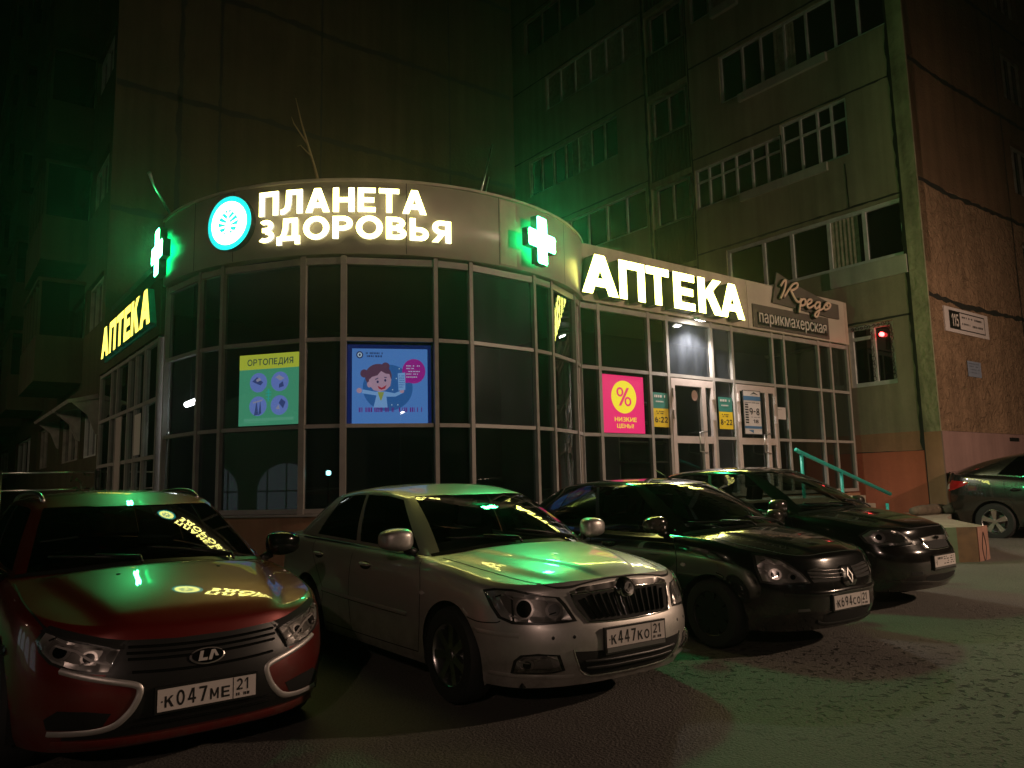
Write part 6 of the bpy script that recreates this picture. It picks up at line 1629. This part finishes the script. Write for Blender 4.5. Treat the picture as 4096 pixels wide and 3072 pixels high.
c.panel("grille_bar", "front", both_sides([(0,.808),(.10,.806),(.355,.793),(.435,.770),(.432,.752),(.25,.758),(.10,.768),(0,.777)]), mat("chrome_bar", (.42,.40,.39), .18, .95), .006, both=False, bulge=.01)
c.panel("emblem_mount", "front", el_(0, .762, .085, .062, nn=26), M["chrome"], .012, .02, both=False, bulge=.02)
em = c.panel("emblem", "front", el_(0, .752, .052, .052, nn=28), M["chrome"], .036, .016, both=False, bulge=.01)[0]
c.panel("emblem_field", "front", el_(0, .752, .040, .040, nn=24), M["trim"], .047, .012, both=False, parent=em, lip=False)
c.panel("emblem_arrow", "front", [(-.03,.745),(-.005,.752),(.01,.782),(.026,.776),(.016,.752),(.032,.742),(.008,.738),(-.012,.722),(-.022,.732)], M["chrome"], .052, .012, both=False, parent=em)
c.panel("lower_intake", "front", both_sides([(0,.405),(.25,.405),(.465,.415),(.45,.36),(.41,.295),(.335,.258),(.15,.252),(0,.25)]), M["gap"], .003, both=False)
for z in (.30, .345): c.strip("intake_slat", "front", both_sides([(.40 if z > .32 else .38, z + .006), (.2, z), (0, z)]), .018, M["trim"], .004, both=False, raise_=.014)
c.strip("chrome_lip", "front", both_sides([(.475,.43),(.455,.36),(.415,.293),(.338,.250),(.15,.243),(0,.241)]), .012, M["chrome"], .003, both=False, raise_=.008)
fg = conv(c, 38, [(1.954,-.758,.290),(1.989,-.755,.365),(2.03,-.732,.396),(2.10,-.66,.402),(2.178,-.563,.398),(2.177,-.525,.308),(2.138,-.588,.296)])
fq = conv(c, 38, [(2.04,.70,.345)])[0]
c.headlamp(38, fg, HB(fg, [("fog_bowl", M["bowl"], el_(fq[0], fq[1], .04, .036, nn=18), .009), ("fog_lens", M["piano"], el_(fq[0], fq[1], .026, .024, nn=14), .012)]))
c.strip("bonnet_gap", "top", [(1.083,.735),(1.548,.705),(1.88,.640),(2.06,.56),(2.13,.455),(2.158,.30),(2.168,0)], .008, M["gap"], .0015)
c.strip("bumper_gap", "side", [(1.60,.60),(1.72,.583),(1.86,.588),(1.90,.60)], .007, M["gap"], .0015)
c.strip("bumper_crease", 45, [(a, .528 + .01*math.cos(a*3)) for a in (-.9,-.75,-.6,-.45)], .03, silver, .001, raise_=.006)
c.strip("bumper_crease", 30, conv(c, 30, [(1.80,.83,.272),(1.98,.755,.268),(2.13,.62,.262),(2.19,.45,.258)]), .03, silver, .001, raise_=.010)
doors(c, .93, -.22, -1.12, .95); door_handles(c, [(.06,.835),(-.93,.868)])
c.strip("side_moulding", "side", [(.80,.525),(-.2,.54),(-.82,.56)], .035, silver, .002, raise_=.012); c.strip("side_trim", "side", [(.80,.512),(-.2,.527),(-.82,.547)], .006, M["chrome"], .008, raise_=.004)
c.strip("belt_trim", "side", [(.80,.945),(0,.965),(-.8,.985),(-1.45,1.0)], .012, M["trim"], .004, raise_=.006)
c.number_plate(2.292, .475, "К447КО", "21", lip=.03)
c.panel("indicator", "side", el_(1.02, .70, .03, .014, nn=14), M["white_lens"], .004, .012)
for t in (.38, .30): c.ball("parking_sensor", "front", (t*1.55, .505), .011, M["trim"], 0, .3)

# red estate
c = ve
c.wheels("five"); c.cabin(); c.wipers(); arch_lips(c, M["trim"], .055, .014)
c.mirrors(M["piano"], .78, 1.10, 1.00, .105, .13, .09)
lp = conv(c, 40, [(1.908,-.753,.80),(1.948,-.723,.785),(2.007,-.669,.757),(2.071,-.58,.730),(2.116,-.489,.708),(2.142,-.421,.694),(2.149,-.476,.586),(2.122,-.542,.592),(2.067,-.637,.612),(1.988,-.723,.65),(1.926,-.764,.70),(1.893,-.776,.755)])
a1 = conv(c, 40, [(2.01,.69,.70)])[0]; a2 = conv(c, 40, [(2.09,.57,.665)])[0]
c.headlamp(40, lp, HB(lp, [("main_beam_bowl", M["bowl"], el_(a1[0], a1[1], .055, .042, nn=22), .009), ("main_beam_lens", M["piano"], el_(a1[0], a1[1], .036, .030, nn=16), .012), ("dipped_bowl", M["bowl"], el_(a2[0], a2[1], .04, .034, nn=20), .009), ("dipped_lens", M["piano"], el_(a2[0], a2[1], .028, .024, nn=14), .012), ("daytime_strip", M["plate_w"], conv(ve, 40, [(2.00,.715,.735),(2.06,.62,.705),(2.095,.56,.66),(2.14,.475,.625),(2.142,.47,.617),(2.092,.565,.650),(2.055,.628,.696),(1.997,.72,.727)]), .0125)]))
c.panel("lamp_surround", 40, conv(c, 40, [(1.885,.78,.80),(1.93,.745,.825),(2.02,.65,.795),(2.10,.52,.758),(2.145,.40,.735),(2.142,.421,.694),(2.071,.58,.730),(2.007,.669,.757),(1.93,.74,.79)]), M["gap"], .003)
c.panel("grille", "front", both_sides([(0,.722),(.15,.722),(.40,.738),(.425,.72),(.45,.64),(.488,.588),(.50,.555),(.37,.52),(.345,.485),(.375,.39),(.44,.33),(.52,.30),(.66,.292),(.66,.265),(.45,.262),(0,.262)]), M["trim"], .003, both=False)
for z in (.695, .665, .635, .572): c.strip("grille_bar", "front", both_sides([(.40 - abs(.66-z)*.3, z + .008), (.2, z - .003), (0, z - .008)]), .014, M["piano"], .005, both=False, raise_=.012)
for z in (.34, .31): c.strip("intake_slat", "front", both_sides([(.36, z), (.15, z), (0, z)]), .010, M["piano"], .004, both=False, raise_=.008)
bo = conv(c, 28, [(2.03,.685,.612),(2.10,.575,.576),(2.153,.475,.548),(2.183,.365,.518),(2.190,.338,.488),(2.178,.35,.43),(2.155,.38,.375),(2.112,.435,.322),(2.06,.53,.302),(1.95,.705,.300)])
c.strip("chrome_boomerang", 28, bo, .032, mat("satin_chrome", (.62,.60,.58), .42, .7), .004, raise_=.014)
c.panel("fog_recess", 38, conv(c, 38, [(1.96,.728,.375),(2.027,.683,.418),(2.10,.56,.408),(2.140,.452,.388),(2.104,.475,.33),(2.07,.535,.318),(1.955,.71,.322)]), M["gap"], .003)
c.strip("lower_lip", "front", both_sides([(.70,.235),(.5,.228),(.25,.224),(0,.222)]), .05, red, .002, both=False, raise_=.02)
em = c.panel("emblem", "front", el_(0, .612, .094, .042, nn=36), M["bowl"], .010, .02, both=False, bulge=.008)[0]
c.panel("emblem_field", "front", el_(0, .612, .085, .035, nn=32), M["piano"], .020, .016, both=False, parent=em, lip=False)
for P_ in ([(-.054,.588),(-.038,.637),(-.020,.637),(-.030,.602),(-.002,.602),(-.007,.588)], [(.000,.588),(.020,.637),(.040,.637),(.056,.603),(.040,.603),(.032,.622),(.018,.588)]):
    c.panel("emblem_sail", "front", P_, bpy.data.materials["satin_chrome"], .025, .012, both=False, parent=em)
c.strip("bonnet_gap", "top", [(1.1,.80),(1.5,.80),(1.80,.765),(1.95,.70),(2.08,.55),(2.145,.40),(2.168,.2),(2.172,0)], .009, M["gap"], .0015)
doors(c, .90, -.25, -1.10, 1.0, .30); door_handles(c, [(.06,.88),(-.95,.905)])
c.strip("sill_cladding", "side", [(.9,.27),(0,.265),(-.9,.27)], .10, M["trim"], .002, raise_=.012)
for sg_ in (1, -1):
    pts = []
    for i in range(13):
        x = .12 - 1.6 * i / 12; h = c.hit("top", (x, .56 - .02*abs(i-6)/6))
        if h: pts.append(Vector((h[0].x, h[0].y * sg_, h[0].z + .035 * math.sin(math.pi * min(1, max(0, i / 12))) ** .3)))
    m_ = MB(); m_.tube(pts, .016, 8); m_.build("roof_rail", M["alloy"], c.root, smooth=True)
c.number_plate(2.222, .425, "К047МЕ", "21")
c.ball("washer_jet", "top", (1.42, .30), .014, M["trim"], 0, .5)

# black saloon with the diamond
c = re
c.wheels("cap", M["trim"]); c.cabin(); c.wipers(); arch_lips(c)
c.mirrors(black1, .78, 1.03, .90, .095, .115, .08)
lp = conv(c, 35, [(1.702,-.713,.804),(1.77,-.676,.797),(1.879,-.612,.765),(1.946,-.561,.713),(2.003,-.499,.651),(2.046,-.456,.579),(1.971,-.585,.578),(1.856,-.693,.583),(1.787,-.733,.59),(1.747,-.737,.692)])
a1 = conv(c, 35, [(1.865,.66,.65)])[0]; a2 = conv(c, 35, [(1.955,.56,.625)])[0]; a3 = conv(c, 35, [(1.80,.67,.75)])[0]
c.headlamp(35, lp, HB(lp, [("main_beam_bowl", M["bowl"], el_(a1[0], a1[1], .05, .045, nn=22), .009), ("main_beam_lens", M["piano"], el_(a1[0], a1[1], .033, .03, nn=16), .012), ("dipped_bowl", M["bowl"], el_(a2[0], a2[1], .04, .036, nn=20), .009), ("dipped_lens", M["piano"], el_(a2[0], a2[1], .022, .02, nn=14), .012), ("turn_signal", M["plate_w"], el_(a3[0], a3[1], .04, .018, nn=14), .008)]))
c.panel("grille", "front", both_sides([(0,.672),(.15,.675),(.34,.692),(.45,.672),(.43,.60),(.42,.578),(.20,.574),(0,.575)]), M["gap"], .003, both=False)
for z in (.66, .63, .60): c.strip("grille_bar", "front", both_sides([(.44 - (.66-z)*.3, z + .012), (.2, z), (0, z)]), .011, mat("dark_chrome", (.18,.17,.17), .2, .9) if z == .66 else bpy.data.materials["dark_chrome"], .004, both=False, raise_=.014)
pd = c.panel("emblem_mount", "front", [(.095,.672),(.095,.63),(.112,.565),(.065,.525),(-.065,.525),(-.112,.565),(-.095,.63),(-.095,.672),(-.06,.688),(.06,.688)], black1, .012, .02, both=False, bulge=.012)[0]
def ring_poly(mb_car, name, outer, inner, m, off, parent):
    n = len(outer)
    for i in range(n):
        pass
for (o1, i1) in (((( -.040,.602),(0,.665),(.0,.645),(-.027,.602))), 0), ((((.040,.602),(0,.665),(0,.645),(.027,.602))), 0), ((((-.040,.602),(0,.539),(0,.559),(-.027,.602))), 0), ((((.040,.602),(0,.539),(0,.559),(.027,.602))), 0):
    c.panel("emblem_diamond", "front", list(o1), bpy.data.materials["satin_chrome"], .030, .02, both=False, parent=pd)
c.panel("lower_intake", "front", both_sides([(0,.328),(.25,.335),(.345,.32),(.315,.245),(.2,.238),(0,.236)]), M["gap"], .003, both=False)
c.strip("intake_lip", "front", both_sides([(.39,.262),(.31,.236),(.15,.228),(0,.226)]), .03, M["trim"], .003, both=False, raise_=.014)
c.strip("bumper_ridge", "front", both_sides([(.64,.50),(.45,.487),(.31,.484),(.15,.487),(0,.490)]), .05, black1, .0008, both=False, raise_=.014)
c.panel("bumper_slot", "front", [(.47,.355),(.56,.352),(.56,.372),(.48,.376)], M["alloy_dark"], .004, .02)
c.strip("bonnet_gap", "top", [(1.15,.69),(1.5,.66),(1.72,.60),(1.88,.53),(1.96,.43),(2.0,.28),(2.01,0)], .009, M["gap"], .0015)
c.panel("indicator", "side", el_(1.018, .684, .026, .016, nn=16), M["white_lens"], .004, .012)
doors(c, .88, -.22, -1.05, .93); door_handles(c, [(.05,.83),(-.9,.86)]); c.strip("side_moulding", "side", [(.75,.52),(-.2,.53),(-.78,.545)], .04, M["trim"], .002, raise_=.012)
c.number_plate(2.132, .405, "К694СО", "21", frame=True)
m_ = MB(); h = c.hit("top", (.18, 0)); m_.tube([h[0], h[0] + Vector((-.10, 0, .045)), h[0] + Vector((-.22, 0, .10))], [.014, .008, .005], 8); m_.build("aerial", M["trim"], c.root, smooth=True)

# black saloon with the split grille
c = av
c.wheels("cap", M["trim"]); c.cabin(); c.wipers(); arch_lips(c)
c.mirrors(black2, .80, 1.06, .93, .095, .115, .08)
lp = conv(c, 35, [(1.66,.80,.76),(1.72,.735,.815),(1.81,.675,.822),(1.93,.575,.797),(2.0,.485,.735),(2.05,.42,.66),(1.98,.575,.652),(1.86,.715,.657),(1.72,.79,.69)])
a1 = conv(c, 35, [(1.80,.71,.74)])[0]; a2 = conv(c, 35, [(1.95,.55,.725)])[0]
c.headlamp(35, lp, HB(lp, [("main_beam_bowl", M["bowl"], el_(a1[0], a1[1], .06, .055, nn=22), .009), ("main_beam_lens", M["piano"], el_(a1[0], a1[1], .03, .03, nn=16), .012), ("dipped_bowl", M["bowl"], el_(a2[0], a2[1], .045, .04, nn=20), .009)]))
c.panel("grille", "front", both_sides([(0,.735),(.31,.722),(.29,.66),(.25,.605),(0,.60)]), M["gap"], .003, both=False)
gb = c.panel("grille_bar", "front", both_sides([(0,.728),(.30,.715),(.285,.675),(0,.682)]), mat("satin_bar", (.52,.50,.48), .3, 1.0), .010, both=False, bulge=.008)[0]
c.panel("emblem_bowtie", "front", [(-.06,.69),(-.02,.69),(-.02,.683),(.02,.683),(.02,.69),(.06,.69),(.07,.716),(.025,.716),(.025,.724),(-.025,.724),(-.025,.716),(-.07,.716)], M["chrome"], .024, .02, both=False, parent=gb)
c.strip("grille_lip", "front", both_sides([(.30,.66),(.262,.608),(.18,.598),(0,.596)]), .012, M["chrome"], .004, both=False, raise_=.008)
c.panel("lower_intake", "front", both_sides([(0,.34),(.30,.345),(.36,.33),(.33,.27),(0,.262)]), M["gap"], .003, both=False)
c.strip("bumper_ridge", "front", both_sides([(.72,.30),(.5,.285),(.36,.278),(0,.25)]), .03, black2, .0008, both=False, raise_=.014)
c.panel("bumper_slot", "front", [(.42,.36),(.55,.355),(.55,.385),(.43,.39)], M["gap"], .003, .02)
c.strip("bonnet_gap", "top", [(1.15,.72),(1.5,.68),(1.75,.60),(1.9,.50),(1.98,.40),(2.02,.25),(2.03,0)], .009, M["gap"], .0015)
doors(c, .88, -.22, -1.05, .96); door_handles(c, [(.05,.86),(-.9,.89)])
c.number_plate(2.162, .475, None, "", lip=.02)

# dark crossover seen from behind on the right
SUV = dict(BASE, xf=2.27, xr=-2.38, hw=.91, cf=.75, cr=.62, zb=.26, R=.355, ra=.41, ax=(1.36, -1.36), wy=.82,
    bottom=[(-2.3, .42), (-1.9, .33), (-1.0, .27), (1.0, .27), (1.9, .28), (2.3, .30)],
    zc=[(-2.4, 1.30), (-2.2, 1.34), (-1.8, 1.35), (-.6, 1.27), (.9, 1.18), (1.3, 1.08), (1.7, 1.03), (2.0, .97), (2.27, .88)],
    ze=[(-2.4, 1.24), (-2.2, 1.26), (-1.5, 1.22), (-.4, 1.13), (.8, 1.07), (1.3, .99), (1.7, .93), (2.0, .87), (2.27, .80)],
    front=[(0, -.10), (.12, -.05), (.3, 0), (.5, 0), (.75, -.04), (.9, -.07), (1, -.11)],
    rear=[(0, -.16), (.12, -.10), (.3, -.02), (.5, 0), (.7, -.04), (.85, -.09), (.95, -.09), (1, -.06)],
    side=[(0, .95), (.08, .97), (.3, .99), (.55, 1.0), (.75, .985), (.88, .96), (.95, .94), (1, .905)],
    plan=[(-2.3, .96), (-1.5, .99), (-.6, 1.0), (.6, 1.0), (1.3, .995), (1.6, .98)],
    roof=[(-2.0, 1.44), (-1.5, 1.58), (-1.1, 1.66), (-.5, 1.73), (0, 1.74), (.4, 1.68), (.7, 1.58)], crown=.05,
    cowl_cut=.6, boot_cut=-1.75, xw0=1.25, xA=.98, yA=.80, xt0=.42, xtA=.28, yTA=.60, xC=-2.02, yC=.72, xtC=-1.25, yTC=.56, xr0=-2.24, xtr0=-1.40, ybow=.04, tumble=.025, wsbulge=.035,
    u0=.05, u1=.88, wu0=.04, wu1=.955, ru0=.08, ru1=.93, side_win=[(.05, .42), (.45, .76)], black_pillars=[(.42, .45)])
dark = paint("dark_olive_paint", (.014, .014, .012), .2, .25, 1.0, .12)
su = Car(SUV, "parked_car", "dark coupe-backed crossover seen from behind at the right edge by the orange wall", (17.72, 5.29, .235), R_(-87), dark, group="cars parked outside the pharmacy")
c = su; c.wheels("five_wide"); c.cabin(); arch_lips(c, M["trim"], .075, .02); c.mirrors(dark, .80, 1.15, 1.0)
tl = c.panel("tail_lamp", -1000 if False else 140, conv(c, 140, [(-2.27,.62,1.15),(-2.22,.70,1.17),(-2.1,.80,1.165),(-1.88,.87,1.14),(-1.78,.885,1.12),(-1.88,.875,1.05),(-2.05,.84,.98),(-2.18,.77,.955),(-2.25,.66,.96)]), M["red_lens"], .006, .03, bulge=.012)
for o_, sd in zip(tl, (1, -1)):
    for q_ in c.panel("reversing_lamp", 140, conv(c, 140, [(-2.26,.64,1.09),(-2.20,.735,1.10),(-2.17,.765,1.0),(-2.23,.70,.98)]), M["white_lens"], .019, .03, both=False, parent=o_):
        if sd < 0: q_.data.transform(Matrix.Scale(-1, 4, (0, 1, 0))); q_.data.flip_normals()
c.strip("boot_spoiler", "top", [(-2.30,0),(-2.29,.35),(-2.23,.62),(-2.1,.72)], .07, dark, .002, raise_=.03)
doors(c, .95, -.2, -1.15, 1.05, .32); door_handles(c, [(.05,.93),(-.95,.97)])
c.strip("bumper_trim", "rear", both_sides([(.80,.46),(.6,.44),(.3,.43),(0,.43)]), .05, M["chrome"], .003, both=False, raise_=.012)
c.strip("sill_cladding", "side", [(.9,.33),(0,.33),(-.9,.34)], .12, M["trim"], .002, raise_=.014)
